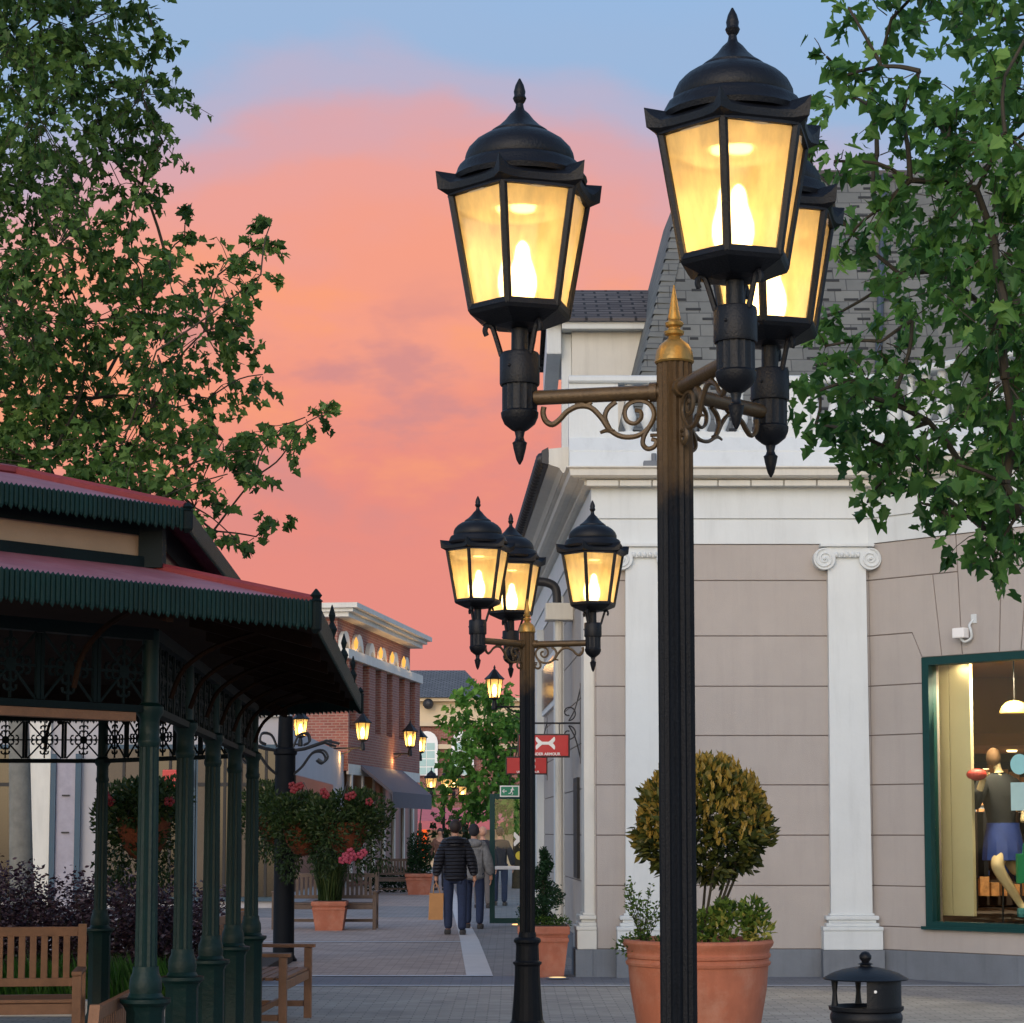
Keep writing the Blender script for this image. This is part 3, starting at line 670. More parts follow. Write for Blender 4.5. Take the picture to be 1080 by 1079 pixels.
# street side: deep eave boards and a dark tiled gutter edge beyond the cornice
b = MB(); ps = [path[0], Vector((XL + (path[0]-path[1]).normalized().x*.15, DF+.15))]
sweep(b, ps, [(-.2, zE+.001), (.36, zE+.001), (.40, zE+.06), (.52, zE+.10), (.52, zE+.28), (-.2, zE+.36)])
b.build('eave_board', M['cream'], bld)
b = MB(); sweep(b, ps, [(.525, zE+.10), (.60, zE+.12), (.60, zE+.26), (.525, zE+.30)])
gt = b.build('gutter', M['pipeblack'], bld)
nn = 60; o = offset_path([ps[0], ps[1]], .60)
te = MB().sphere((0, 0, 0), .085, 8, 6, (.8, .8, 1)).build('roof_tile_end', M['pipeblack'], gt, smooth=True)
for i in range(nn):
    p = o[1].lerp(o[0], (i+.5)/nn)
    if i == 0: te.location = (p.x, p.y, zE+.17)
    else: sub(te, gt, (p.x, p.y, zE+.17))
# parapet and balustrade
zF1, zF2, zF3 = zy(475.5, DF-.1), zy(462, DF), zy(455, DF)
zR0, zR1 = zy(403.5, DF), zy(396, DF)
pf = [path[1], path[2], path[3]]
pf = [Vector((xp(600, 460, DF), DF+.02)), Vector((XC, DF+.02)), Vector((e_ch.x, e_ch.y+.02))]
b = MB()
sweep(b, pf, [(-.35, zE+.002), (.24, zE+.002), (.16, zF1-.02), (.16, zF1), (.05, zF2), (.0, zF2), (.0, zF3), (-.35, zF3)])
b.build('parapet', M['white'], bld)
bal = MB(); sweep(bal, pf, [(-.24, zR0), (.02, zR0), (.04, zR0+.02), (.04, zR1-.015), (.02, zR1), (-.24, zR1)])
balr = bal.build('balustrade', M['white'], bld)
x_sl = xp(652, 430, DF)
for (x0, x1, mt_) in ((pf[0].x, x_sl, FR), (xp(712, 430, DF)-.14, xp(712, 430, DF)+.14, FR), (xp(842, 430, DF)-.14, xp(842, 430, DF)+.14, FR), (-.16, .16, CH), (2.0, 2.35, CH), (4.6, 4.95, CH)):
    MB().box(x0, x1, .03, .3, zF3, zR0, mt_).build('balustrade_pier', M['white'], balr)
zh = zR0-zF3
prof = [(.055, 0), (.055, .04*zh), (.04, .06*zh), (.05, .1*zh), (.085, .24*zh), (.088, .34*zh), (.06, .5*zh), (.036, .68*zh), (.034, .8*zh), (.05, .84*zh), (.036, .88*zh), (.055, .94*zh), (.055, zh)]
bl0 = MB().lathe(prof, 10).build('baluster', M['white'], balr, smooth=True)
spots = []
x = x_sl + .13
while x < XC-.2:
    if all(abs(x-xp(q, 430, DF)) > .2 for q in (712, 842)): spots.append(Vector((x, DF+.13, zF3)))
    x += .215
t = .3
while t < CHL-.2:
    if all(abs(t-q) > .27 for q in (2.17, 4.77)): q = CH @ Vector((t, .13, zF3)); spots.append(q)
    t += .215
bl0.location = spots[0]
for q in spots[1:]: sub(bl0, balr, q)
# mansard roof
D0, D1r = DF+2.2, DF+3.7
rz0 = zE + .3; 
q0 = P(678, 393, D0)
def Rx(x, y, D): return P(x, y, D)
# extrapolate the hip down to the deck
top = P(722, 186, D1r); bot = P(678, 393, D0); dv = (top-bot)
base = bot - dv*((bot.z-rz0)/dv.z)
backD = 5.2
slope_y = dv.y/dv.z
def hipface():
    b = MB()
    A = base; B = top
    # front face far to the right then chamfer
    Cx = 5.6; C0 = Vector((Cx, A.y, A.z)); C1 = Vector((Cx-.4, B.y, B.z)); E0 = Vector((Cx+3.6, A.y-3.0, A.z)); E1 = Vector((Cx+3.6, B.y-2.6, B.z))
    b.add([A, C0, C1, B], [(0,1,2,3)]); b.add([C0, E0, E1, C1], [(0,1,2,3)])
    G0 = Vector((A.x+SX*backD-.05, A.y+backD, A.z)); G1 = Vector((B.x+SX*(backD-2.2)+.02, B.y+backD-2.6, B.z))
    b.add([G0, A, B, G1], [(0,1,2,3)])
    H0 = Vector((9.2, G0.y, A.z)); H1 = Vector((9.2, G1.y, B.z))
    b.add([H0, G0, G1, H1], [(0,1,2,3)]); b.add([B, C1, E1, H1, G1], [(0,1,2,3,4)])
    return b
roof = hipface().build('roof', M['shingle'], bld)
# individual hip cap shingles along the crease
b = MB(); n = 26
for i in range(n):
    p = base.lerp(top, i/n); q = base.lerp(top, (i+1.25)/n)
    nrm = Vector((-.62, -.72, .25)); t = (q-p).normalized(); sdir = Vector((1, 0, 0)); bdir = Vector((SX, 1, 0))
    r = .17
    o = nrm*.03
    vs = [p+o*1.6, p+sdir*r+Vector((0,-.02,0))+o*.6, q+sdir*r+Vector((0,-.02,0)), q+o*.3, p+bdir*r+Vector((-.02,0,0))+o*.6, q+bdir*r+Vector((-.02,0,0))]
    b.add(vs, [(0,1,2,3), (4,0,3,5), (0,4,1)])
b.build('hip_cap', M['shingle'], roof)
# gaps and shadows under the front shingle tabs, put in as dark strips
b = MB(); nrows = 30
for i in range(nrows):
    f = (i+.5)/nrows; p = base.lerp(top, f); x0 = p.x + .16; x = x0
    k = 0
    while x < 5.2:
        wd = rnd.uniform(.13, .34)
        if k % 2 == i % 2:
            nn = Vector((0, -1, slope_y)).normalized()*.006; dz = Vector((0, slope_y, 1))*.034; a_ = Vector((x, p.y, p.z))+nn; c_ = Vector((x+wd*.62, p.y, p.z))+nn
            b.add([a_, c_, c_+dz, a_+dz, a_-nn*2, c_-nn*2, c_+dz-nn*2, a_+dz-nn*2], [(0,1,2,3), (4,5,1,0), (1,5,6,2), (2,6,7,3), (3,7,4,0)])
        x += wd; k += 1
stuff(b.build('shingle_gap_shadow', mat('gap_shadow_tone', (44, 46, 48), .9), roof))
# narrow pipe down the roof
pp = [P(926, 392, D0-.1), P(933, 185, D1r-.1)]
MB().tube([pp[0], pp[1]], .045, 8).build('roof_pipe', mat('slate_pipe', (62, 72, 86), .6), roof)
b = MB(); b.box(top.x, 9, top.y-.08, top.y+.2, top.z-.03, top.z+.06); b.build('ridge_cap', M['shingle2'], roof)
# penthouse wing at the left
DW = 29.0
x0w, x1w = xp(603, 350, DW), xp(690, 350, DW); zw0, zw1 = zE+.2, zy(347, DW)
wing = MB(); wing.box(x0w, x1w, DW, DW+3, zw0, zw1+.05); wg = wing.build('roof_wing', M['tan2'] if 'tan2' in M else M['cream'], bld)
b = MB(); b.bevbox(x0w-.14, x1w, DW-.22, DW-.12, zy(347, DW-.2), zy(336, DW-.2), .01); b.bevbox(x0w-.14, x1w, DW-.11, DW+3.2, zy(347, DW)-.03, zy(347, DW)+.0, .01)
b.bevbox(x0w-.35, x0w-.145, DW-.1, DW+3, zy(375, DW), zy(338, DW), .02); b.bevbox(x0w-.14, x0w-.002, DW+.1, DW+.25, zw0, zy(347, DW)-.04, .01)
b.build('wing_fascia', M['white'], wg)
b = MB(); ez = zy(336, DW-.25)
b.add([(x0w-.42, DW-.28, ez), (x1w+.3, DW-.28, ez), (x1w+.3, DW+1.4, zy(306, DW+1.4)), (x0w-.2, DW+1.4, zy(306, DW+1.4)), (x0w-.42, DW+3.2, ez), (x1w+.3, DW+3.2, ez)], [(0,1,2,3), (4,0,3), (5,4,3,2)])
b.add([(x0w-.42, DW-.28, ez-.04), (x1w+.3, DW-.28, ez-.04), (x1w+.3, DW-.28, ez), (x0w-.42, DW-.28, ez), (x0w-.42, DW+3.2, ez), (x0w-.42, DW+3.2, ez-.04)], [(0,1,2,3), (5,0,3,4)])
b.build('wing_roof', M['shingle2'], wg)
# small roof floodlight on parapet
b = MB(); pf0 = P(690, 486, DF-.28)
b.bevbox(pf0.x-.12, pf0.x+.12, pf0.y-.02, pf0.y+.12, zE+.005, zE+.07, .01); b.cyl((pf0.x, pf0.y+.05, zE+.07), (pf0.x, pf0.y+.05, zE+.16), .03)
fl = b.build('floodlight', M['plinth'], bld)
# side street details: dark transom windows, narrow dark door, downpipe
b = MB(); z0_, z1_ = 3.55, 4.2
fr = MB(); fr.box(-10.1, -6.3, -.06, -.016, z0_-.08, z1_+.08, SD); wf = fr.build('transom_window', M['white'], bld)
MB().box(-10.0, -6.4, -.07, -.0605, z0_, z1_, SD).build('window_pane', M['darkglass'], wf)
fr = MB(); fr.box(-3.0, -2.35, -.05, -.016, 1.05, 2.3, SD); wf = fr.build('narrow_window', M['dark'], bld)
pth = [SD @ Vector((-6.6, -.5, zE-.25)), SD @ Vector((-6.6, -.42, zE-.45)), SD @ Vector((-6.6, -.2, zE-.55)), SD @ Vector((-6.6, -.16, zE-.7)), SD @ Vector((-6.6, -.16, zE-.95))]
# rainwater goods beside the second pilaster
XP = -5.15
def spx(x, y, off): 
    # side-wall local x for pixel x at outward offset off
    best = None
    for i in range(0, 1400):
        lx = -i*.01; q = SD @ Vector((lx, -off, 0)); 
        if 540+F*q.x/q.y <= x: return lx
    return -8
lx = spx(583, 640, .28); q = SD @ Vector((lx, 0, 0)); Dq = q.y
zt_ = zy(637, Dq); zb_ = zy(655, Dq)
b = MB(); b.tube(catmull([SD @ Vector((lx, -.62, zt_+.30)), SD @ Vector((lx, -.36, zt_+.28)), SD @ Vector((lx, -.24, zt_+.2)), SD @ Vector((lx, -.22, zt_))], 5), .06, 10); dp = b.build('drain_elbow', M['pipeblack'], bld, smooth=True)
b = MB(); b.bevbox(lx-.16, lx+.16, -.38, -.016, zb_, zt_, .02, SD); b.tube([SD @ Vector((lx, -.2, zb_)), SD @ Vector((lx, -.2, ZP))], .055, 10); b.build('downpipe', M['cream'], bld)

# shop window on the chamfer: frame, pane, sill
b = MB()
for (x0, x1, z0, z1) in ((WT0, WT0+.09, WZ0, WZ1), (WT1-.09, WT1, WZ0, WZ1), (WT0+.09, WT1-.09, WZ1-.09, WZ1), (WT0+.09, WT1-.09, WZ0, WZ0+.075)):
    b.box(x0+.002*(x0 == WT0), x1-.002*(x1 == WT1), -.035, .12, z0+.001, z1-.001, CH)
sw = b.build('shop_window', M['framegreen'], bld)
MB().box(WT0-.04, WT1+.04, -.07, -.036, WZ0-.015, WZ0+.02, CH).build('sill', M['framegreen'], sw)
MB().box(WT0+.09, WT1-.09, .05, .056, WZ0+.075, WZ1-.09, CH).build('window_pane', M['clear'], sw)
# reveal
# window display room
rm = CH
b = MB(); b.box(4.35, 8.4, 30.0, 30.1, .3, 3.9); b.box(4.25, 4.35, 24.6, 30.1, .3, 3.9); b.box(8.4, 8.5, 21.5, 30.1, .3, 3.9)
b.build('display_room', M['interior'], bld)
fl_ = [(4.36, 24.35), (8.39, 20.3), (8.39, 29.99), (4.36, 29.99)]
MB().prism(fl_, .25, WZ0+.02).build('display_floor', M['intdark'], bld)
MB().prism(fl_, WZ1+.02, WZ1+.1).build('display_ceiling', M['ceiling'], bld)
MB().box(4.36, 8.39, 27.0, 27.1, 2.85, WZ1+.019).build('bulkhead', M['ceiling'], bld)
MB().box(4.6, 8.39, 26.6, 29.6, 2.70, 2.849).build('lower_ceiling', M['interior'], bld)
sh = MB().box(4.5, 8.3, 29.6, 29.98, .62, 2.6).build('shelf_unit', M['intdark'], bld)
b = MB()
for i in range(120):
    x0 = 4.6 + (i % 24)*.152; z0 = .75 + (i//24)*.37; b.box(x0, x0+rnd.uniform(.06, .13), 29.45, 29.59, z0, z0+rnd.uniform(.14, .32))
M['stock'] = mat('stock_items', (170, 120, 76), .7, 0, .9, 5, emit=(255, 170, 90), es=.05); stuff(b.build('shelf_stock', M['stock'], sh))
for k in range(3):
    rk = thing('clothes_rail', ('near', 'middle', 'far')[k]+' dim rail of dark clothes behind the mannequin in the shop', 'clothes rail', (5.75+.5*k, 26.2+1.1*k, WZ0+.02), 0, 'clothes rails inside the shop')
    b = MB(); b.tube([(-.6, 0, 0), (-.6, 0, 1.35), (.6, 0, 1.35), (.6, 0, 0)], .015, 6); b.build('rail', M['plinth'], rk)
    for g_i in range(9):
        gx = -.5+.125*g_i; b = MB(); b.bevbox(gx-.03, gx+.03, -.2, .2, .5+rnd.uniform(-.1, .1), 1.28, .02); b.build('garment', (M['darkcloth'], M['browncloth'], M['navy'], M['intdark'])[(g_i+k) % 4], rk)
b = MB()
def at_depth(px, py, yy):
    r = P(px, py, 10) - Vector((0, 0, CZ)); o = CH.inverted() @ Vector((0, 0, CZ)); dd = CH.to_3x3().inverted() @ r
    return (o + dd*((yy-o.y)/dd.y)).x
b.bevbox(at_depth(983, 850, .35), at_depth(989, 850, .35), .35, .42, WZ0+.12, WZ1, .01, rm)
b.bevbox(at_depth(990, 850, .5), at_depth(1003, 850, .5)-.004, .5, .56, WZ0+.12, WZ1, .006, rm); b.bevbox(at_depth(1003, 850, .5)+.004, at_depth(1025, 850, .5), .5, .56, WZ0+.12, WZ1, .006, rm)
b.build('display_partition', M['panelcream'], bld)

for i, (x_, y_) in enumerate(((1021, 712), (1063, 710), (1067, 781))):
    t_ = (.55 + i*.4); 
    pos = (P(1022, 712, 23.9), P(1064, 709, 23.7), P(1067, 781, 28.0))[i]; pos.z = WZ1+.018 if i < 2 else 2.69
    MB().lathe([(.0, -.02), (.06, -.02), (.07, 0)], 16, tuple(pos), cap=True).build('downlight', M['downlight'], bld)
    pl_ = bpy.data.lights.new('downlight_lamp', 'SPOT'); pl_.energy = 300; pl_.spot_size = R(150); pl_.shadow_soft_size = .06; pl_.color = (1, .82, .55)
    po = bpy.data.objects.new('downlight_lamp', pl_); col.objects.link(po); po.location = pos - Vector((0, 0, .06)); po.parent = bld
# pendant dome lamp
pc = CH @ Vector((1.95, 1.75, 0)); pz = zy(752, pc.y)
pc = P(1070, 752, pc.y)
pen = thing('pendant_lamp', 'glowing yellow dome pendant lamp hanging inside the shop window', 'lamp', (pc.x, pc.y, pz))
MB().lathe([(.165, 0), (.16, .03), (.14, .075), (.1, .115), (.05, .135), (.02, .14)], 20).build('lamp_shade', mat('pendant_shade', (230, 190, 100), .5, emit=(255, 190, 90), es=.35), pen, smooth=True)
MB().lathe([(.0, .004), (.15, .004), (.15, .012), (.0, .012)], 20).build('lamp_glow', emis('pendant_glow', (255, 210, 120), 5), pen)
MB().cyl((0, 0, .14), (0, 0, WZ1+.02-pz), .008, 6).build('cord', M['dark'], pen)
# stickers on the glass
q = P(1075, 806, 22.75); b = MB(); 
cl = Matrix.Translation((0, 0, 0))
ci = CH.inverted() @ q
def on_glass(px, py): 
    # intersect the view ray with the glass plane
    r = P(px, py, 10) - Vector((0, 0, CZ)); o = CH.inverted() @ Vector((0, 0, CZ)); dd = CH.to_3x3().inverted() @ r
    t = (.045 - o.y)/dd.y; return o + dd*t
c = on_glass(1075, 806); b.tube([CH @ Vector((c.x, .044, c.z)), CH @ Vector((c.x, .049, c.z))], .11, 24)
tag(b.build('window_sticker', M['teal']), 'round pale teal sticker on the shop window glass above the mannequin', 'sticker')
b = MB(); c = on_glass(1074, 840); b.bevbox(c.x-.09, c.x+.12, .041, .047, c.z-.15, c.z+.15, .002, CH)
po_ = b.build('window_poster', M['paleblue']); tag(po_, 'pale green rectangular notice on the shop window glass below the round sticker', 'notice')

# security light on the wall
c = CH.inverted() @ P(1015, 667, 23.1)
b = MB(); sl_ = thing('security_light', 'small white security light on a bracket above the shop window', 'light', CH @ Vector((1.33, 0, zy(667, 23.2))), -R(45))
b.bevbox(-.13, .02, -.16, -.05, -.06, .05, .015); b.build('lamp_housing', M['signwhite'], sl_)
b = MB(); b.tube(catmull([(.06, -.02, .14), (.03, -.06, .08), (.06, -.08, .02), (.05, -.06, -.06), (-.02, -.08, -.1), (-.06, -.1, -.06)], 4), .014, 8); b.bevbox(.03, .1, -.03, -.014, .1, .2, .004); b.build('bracket', M['white'], sl_)

# ------------------------------------------------------------------ hanging signs
def text_mesh(body, size, ext=.002):
    cu = bpy.data.curves.new('txt', 'FONT'); cu.body = body; cu.size = size; cu.extrude = ext; cu.align_x = 'CENTER'; cu.align_y = 'CENTER'; cu.offset = size*.03
    ob = bpy.data.objects.new('txt', cu); col.objects.link(ob); bpy.context.view_layer.update()
    me = bpy.data.meshes.new_from_object(ob.evaluated_get(bpy.context.evaluated_depsgraph_get())); bpy.data.objects.remove(ob)
    return me
def ribbon(pts, wid, y0, th):
    b = MB(); pts = [Vector(p) for p in pts]; n = len(pts); L = []; Rr_ = []
    for i in range(n):
        t = (pts[min(i+1, n-1)]-pts[max(i-1, 0)]).normalized(); nn = Vector((-t.y, t.x))
        L.append(pts[i]+nn*wid[i]/2); Rr_.append(pts[i]-nn*wid[i]/2)
    poly = [(p.x, p.y) for p in L] + [(p.x, p.y) for p in Rr_[::-1]]
    vs = [(p.x, y0, p.y) for p in L]+[(p.x, y0, p.y) for p in Rr_] + [(p.x, y0+th, p.y) for p in L]+[(p.x, y0+th, p.y) for p in Rr_]
    fs = []
    for i in range(n-1):
        fs += [(i, i+1, n+i+1, n+i), (2*n+i, 3*n+i, 3*n+i+1, 2*n+i+1), (i, 2*n+i, 2*n+i+1, i+1), (n+i, n+i+1, 3*n+i+1, 3*n+i)]
    fs += [(0, n, 3*n, 2*n), (n-1, 3*n-1, 4*n-1, 2*n-1)]
    b.add(vs, fs); return b
def ua_logo(parent, cx, cz, s, y, m=None, name='logo'):
    b = MB()
    base = [(-.62, .50), (-.56, .30), (-.40, .12), (-.2, .03), (0, 0), (.2, .03), (.40, .12), (.56, .30), (.62, .50)]
    wd = [.05, .22, .24, .17, .12, .17, .24, .22, .05]
    sm = catmull([(p[0], p[1], 0) for p in base], 4); ww = []
    for i in range(len(sm)):
        t = i/4; j = min(int(t), len(wd)-2); f = t-j; ww.append((wd[j]*(1-f)+wd[j+1]*f)*s)
    for sg in (1, -1):
        r = ribbon([(cx+p.x*s*.92, cz+sg*(p.y-.035)*s*.85) for p in sm], ww, y-.001*(sg > 0), .004)
        b.add(r.v, r.f)
    return b.build(name, m or M['signwhite'], parent)
def hanging_sign(x0, x1, y0, y1, D, wallx, label):
    a = P(x0, y0, D); c = P(x1, y1, D); cx = (a.x+c.x)/2; cz = (a.z+c.z)/2; W = c.x-a.x; H = a.z-c.z
    r = thing('hanging_sign', label, 'sign', (cx, D, cz), 0, 'red signs hanging over the side street')
    MB().bevbox(-W/2, W/2, -.03, .03, -H/2, H/2, .008).build('sign_border', M['signblack'], r)
    MB().bevbox(-W/2+.02, W/2-.02, -.036, .036, -H/2+.02, H/2-.02, .004).build('sign_panel', M['redsign'], r)
    ua_logo(r, W*.03, H*.1, H*.66, -.042)
    me = text_mesh('UNDER ARMOUR', H*.16); me.materials.append(M['signwhite']); t = bpy.data.objects.new('lettering', me); col.objects.link(t); t.parent = r; t.rotation_euler = (R(90), 0, 0); t.location = (W*.03, -.039, -H*.36)
    b = MB(); wx = side_x(D)-cx
    b.tube([(-W*.45, 0, H*.95), (wx, 0, H*.95)], .012, 6)
    for xx in (-W*.38, W*.3): b.tube([(xx, 0, H*.95), (xx, 0, H/2)], .006, 6)
    for s_ in (1, -1):
        pts = []
        for i in range(22):
            an = R(-90+18*i); rr = .10*(1-i/30); pts.append((wx-.16+rr*math.cos(an), 0, H*.95+s_*(.13+rr*math.sin(an))))
        b.tube(pts, .009, 6, up=(0, 1, 0))
        b.tube(catmull([(wx-.16, 0, H*.95+s_*.03), (wx-.08, 0, H*.95+s_*.18), (wx-.01, 0, H*.95+s_*.45)], 6), .009, 6)
    b.bevbox(wx-.02, wx+.0, -.03, .03, H*.95-.5, H*.95+.5, .005)
    b.build('sign_bracket', M['pipeblack'], r)
    return r
hanging_sign(546, 601, 774, 799, 26.4, 0, 'larger and nearer red hanging sign with white crossed-arc logo by the pilaster')
hanging_sign(533.5, 577.5, 798, 817, 33.6, 0, 'smaller red hanging sign with white logo, lower and behind the larger one')
# door leaf open into the street
Dd = 37.0
hx = side_x(Dd)-.04; a = P(516.5, 842, Dd); 
door = thing('glass_door', 'green framed glass shop door standing open across the pavement', 'door', (a.x, Dd, 0))
W = hx-a.x; H = 2.28; b = MB()
for (x0, x1, z0, z1) in ((0, .09, .06, H), (W-.08, W, .06, H), (.09, W-.08, H-.09, H), (.09, W-.08, .06, .15)): b.bevbox(x0, x1, -.03, .03, z0, z1, .006)
b.build('door_frame', M['framegreen'], door); MB().box(.09, W-.08, -.004, .004, .15, H-.09).build('glass_pane', M['clear'], door)
MB().bevbox(.09, W-.08, -.06, -.031, .98, 1.04, .01).build('push_bar', M['signwhite'], door)
ua_logo(door, .6, 1.5, .3, -.012, name='door_logo'); MB().tube([(.52, -.014, 1.22), (.52, -.008, 1.22)], .075, 20).build('door_sticker', mat('yellow_sticker', (220, 200, 60), .5), door)
b = MB(); b.bevbox(-.06, .06, -.06, 0, 0, 2.75, .01, SD @ Matrix.Translation((-12.4, 0, 0))); b.bevbox(-.06, .06, -.06, 0, 0, 2.75, .01, SD @ Matrix.Translation((-11.3, 0, 0))); b.bevbox(-12.34, -11.36, -.06, 0, 2.6, 2.75, .01, SD)
b.build('door_jamb', M['framegreen'], bld)
# emergency exit sign
q = P(537.5, 834.5, 36.2); ex = thing('exit_sign', 'green and white running-man exit sign over the open glass door', 'sign', q)
MB().bevbox(-.165, .165, -.02, .02, -.095, .095, .004).build('sign_panel', M['signwhite'], ex)
MB().box(-.145, .145, -.024, -.0205, -.075, .075).build('sign_face', M['signgreen'], ex)
b = MB(); b.sphere((.05, -.027, .05), .014, 10, 6, (1, .2, 1)); b.tube([(.05, -.027, .035), (.03, -.027, -.005)], .013, 6)
b.tube([(.03, -.027, -.005), (.055, -.027, -.03), (.04, -.027, -.06)], .008, 6); b.tube([(.03, -.027, -.005), (.01, -.027, -.035), (-.02, -.027, -.04)], .008, 6); b.tube([(.05, -.027, .03), (.08, -.027, .015)], .007, 6); b.tube([(.045, -.027, .03), (.015, -.027, .02)], .007, 6)
b.tube([(-.12, -.027, 0), (-.05, -.027, 0)], .008, 6); b.tube([(-.09, -.027, .03), (-.12, -.027, 0), (-.09, -.027, -.03)], .008, 6); b.build('sign_pictogram', M['signwhite'], ex)
b = MB(); b.tube([(.16, 0, .07), (side_x(36.2)-q.x, 0, .07)], .012, 6); b.build('bracket', M['pipeblack'], ex)

# wall lanterns (simple four sided head with a conical cap)
def wall_lantern(label, x, y, D, reach, group='wall lanterns on brackets', h=1.0):
    q = P(x, y, D); r = thing('wall_lantern', label, 'lantern', q, 0, group)
    s = h; n = 6
    MB().lathe([(.20*s, .20*s), (.21*s, .215*s), (.12*s, .30*s), (.05*s, .39*s), (.02*s, .42*s), (.025*s, .45*s), (.003*s, .5*s)], 6).build('cap', M['black'], r)
    b = MB()
    for k in range(6):
        an = k*math.pi/3; b.tube([(.11*s*math.cos(an), .11*s*math.sin(an), -.17*s), (.17*s*math.cos(an), .17*s*math.sin(an), .2*s)], .010*s, 5)
    b.lathe([(.03*s, -.23*s), (.12*s, -.19*s), (.12*s, -.17*s), (0, -.165*s)], 6); b.lathe([(.05*s, -.42*s), (.06*s, -.4*s), (.05*s, -.28*s), (.03*s, -.22*s)], 10)
    b.build('lantern_frame', M['black'], r)
    for k in range(6):
        a1 = k*math.pi/3; a2 = a1+math.pi/3
        MB().add([(.108*s*math.cos(a1), .108*s*math.sin(a1), -.17*s), (.108*s*math.cos(a2), .108*s*math.sin(a2), -.17*s), (.167*s*math.cos(a2), .167*s*math.sin(a2), .2*s), (.167*s*math.cos(a1), .167*s*math.sin(a1), .2*s)], [(0,1,2,3)]).build('glass_pane', M['pane'], r)
    MB().lathe([(.02*s, -.14*s), (.045*s, -.06*s), (.04*s, .02*s), (.015*s, .1*s)], 10).build('bulb', M['bulbfar'], r, smooth=True)
    b = MB(); b.tube([(0, 0, -.36*s), (reach[0], reach[1], -.36*s)], .02*s, 6); b.bevbox(reach[0]-.04, reach[0]+.04, reach[1]-.04, reach[1]+.04, -.55*s, -.15*s, .01)
    b.tube(catmull([(reach[0]*.9, reach[1]*.9, -.52*s), (reach[0]*.5, reach[1]*.5, -.46*s), (reach[0]*.3, reach[1]*.3, -.37*s)], 4), .014*s, 6)
    b.build('bracket', M['black'], r)
    return r
wq = P(521.5, 728, 37.5)
wall_lantern('lit lantern on a long arm from the corner store, over the side street', 521.5, 727, 37.5, (side_x(37.5)-wq.x, 0), h=.86)

def plane_hit(mt, px, py):
    r = P(px, py, 10) - Vector((0, 0, CZ)); o = mt.inverted() @ Vector((0, 0, CZ)); dd = mt.to_3x3().inverted() @ r
    return o + dd*(-o.y/dd.y)
# ------------------------------------------------------------------ brick building down the street
DB = 62.0; O = P(368, 700, DB); Eb = P(443, 700, 72.5); u = Vector((Eb.x-O.x, Eb.y-O.y)); LB = u.length; u.normalize()
BM = Matrix(((u.x, -u.y, 0, O.x), (u.y, u.x, 0, O.y), (0, 0, 1, 0), (0, 0, 0, 1)))
bb = thing('brick_building', 'two-storey red brick building with pale cornice and lit arches above tall piers', 'building')
BM0 = BM; BM = BM0 @ Matrix.Translation((0, .35, 0))
def hb(x, y): return plane_hit(BM0, x, y)
zc_t, zc_b = hb(368, 637).z, hb(368, 651).z; zb_t, zb_b = hb(368, 685).z, hb(368, 695).z; zr_b = hb(368, 768).z
b = MB(); b.box(0, LB, 0, 9, 0, zc_b, BM); wl_ = b.build('wall', M['brick'], bb)
b = MB(); xs_d = [(hb(a_, 730).x, hb(c_, 730).x) for a_, c_ in ((369, 376), (382.5, 389.5), (396, 402), (408, 414), (421, 427), (432, 438))]
pr_ = .0
prev = -.02
pier = MB()
for (a_, c_) in xs_d:
    pier.box(prev, a_, -.35, -.002, zr_b, zb_b, BM); prev = c_
pier.box(prev, LB, -.35, -.002, zr_b, zb_b, BM); pier.box(-.02, LB, -.35, -.002, 3.4, zr_b-.002, BM)
pier.build('brick_pier', M['brick'], wl_)
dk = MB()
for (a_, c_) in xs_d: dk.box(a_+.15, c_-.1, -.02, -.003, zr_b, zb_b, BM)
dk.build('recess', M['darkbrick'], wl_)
b = MB(); b.box(-.45, LB+.02, -.45, 8, zb_b+.002, zb_t, BM); b.build('stone_band', M['cream'], bb)
b = MB(); hc = zc_t-zc_b; b.box(-.3, LB+.2, -.4, 8, zc_b, zc_b+.35*hc, BM); b.box(-.4, LB+.25, -.55, 8, zc_b+.35*hc+.002, zc_b+.62*hc, BM); b.box(-.5, LB+.35, -.7, 8, zc_b+.62*hc+.002, zc_t, BM); b.build('cornice', M['cream'], bb)
def arch_poly(cx, w, z0, zs, n=8): return [(cx-w/2, z0), (cx+w/2, z0)] + [(cx+w/2*math.cos(math.pi*i/n), zs+w/2*math.sin(math.pi*i/n)) for i in range(n+1)]
YZ = lambda off: BM @ Matrix(((1,0,0,0),(0,0,-1,off),(0,1,0,0),(0,0,0,1)))
for (a_, c_) in ((368.5, 376.5), (382, 390.5), (396.5, 402.5), (408.5, 414.5), (421, 427), (433, 438.5)):
    x0, x1 = hb(a_, 680).x, hb(c_, 680).x; w_ = x1-x0; cx = (x0+x1)/2; zs = zb_t + (hb(372, 667).z-zb_t) - w_/2 
    zs = max(zs, zb_t+.1)
    f = MB(); f.prism(arch_poly(cx, w_, zb_t+.002, zs), .0, .14, YZ(-.01)); arch = f.build('arched_window', M['cream'], bb)
    f = MB(); f.prism(arch_poly(cx, w_*.55, zb_t+.15, zs-.1), .142, .16, YZ(-.01)); f.build('window_pane', M['distcream'], arch)
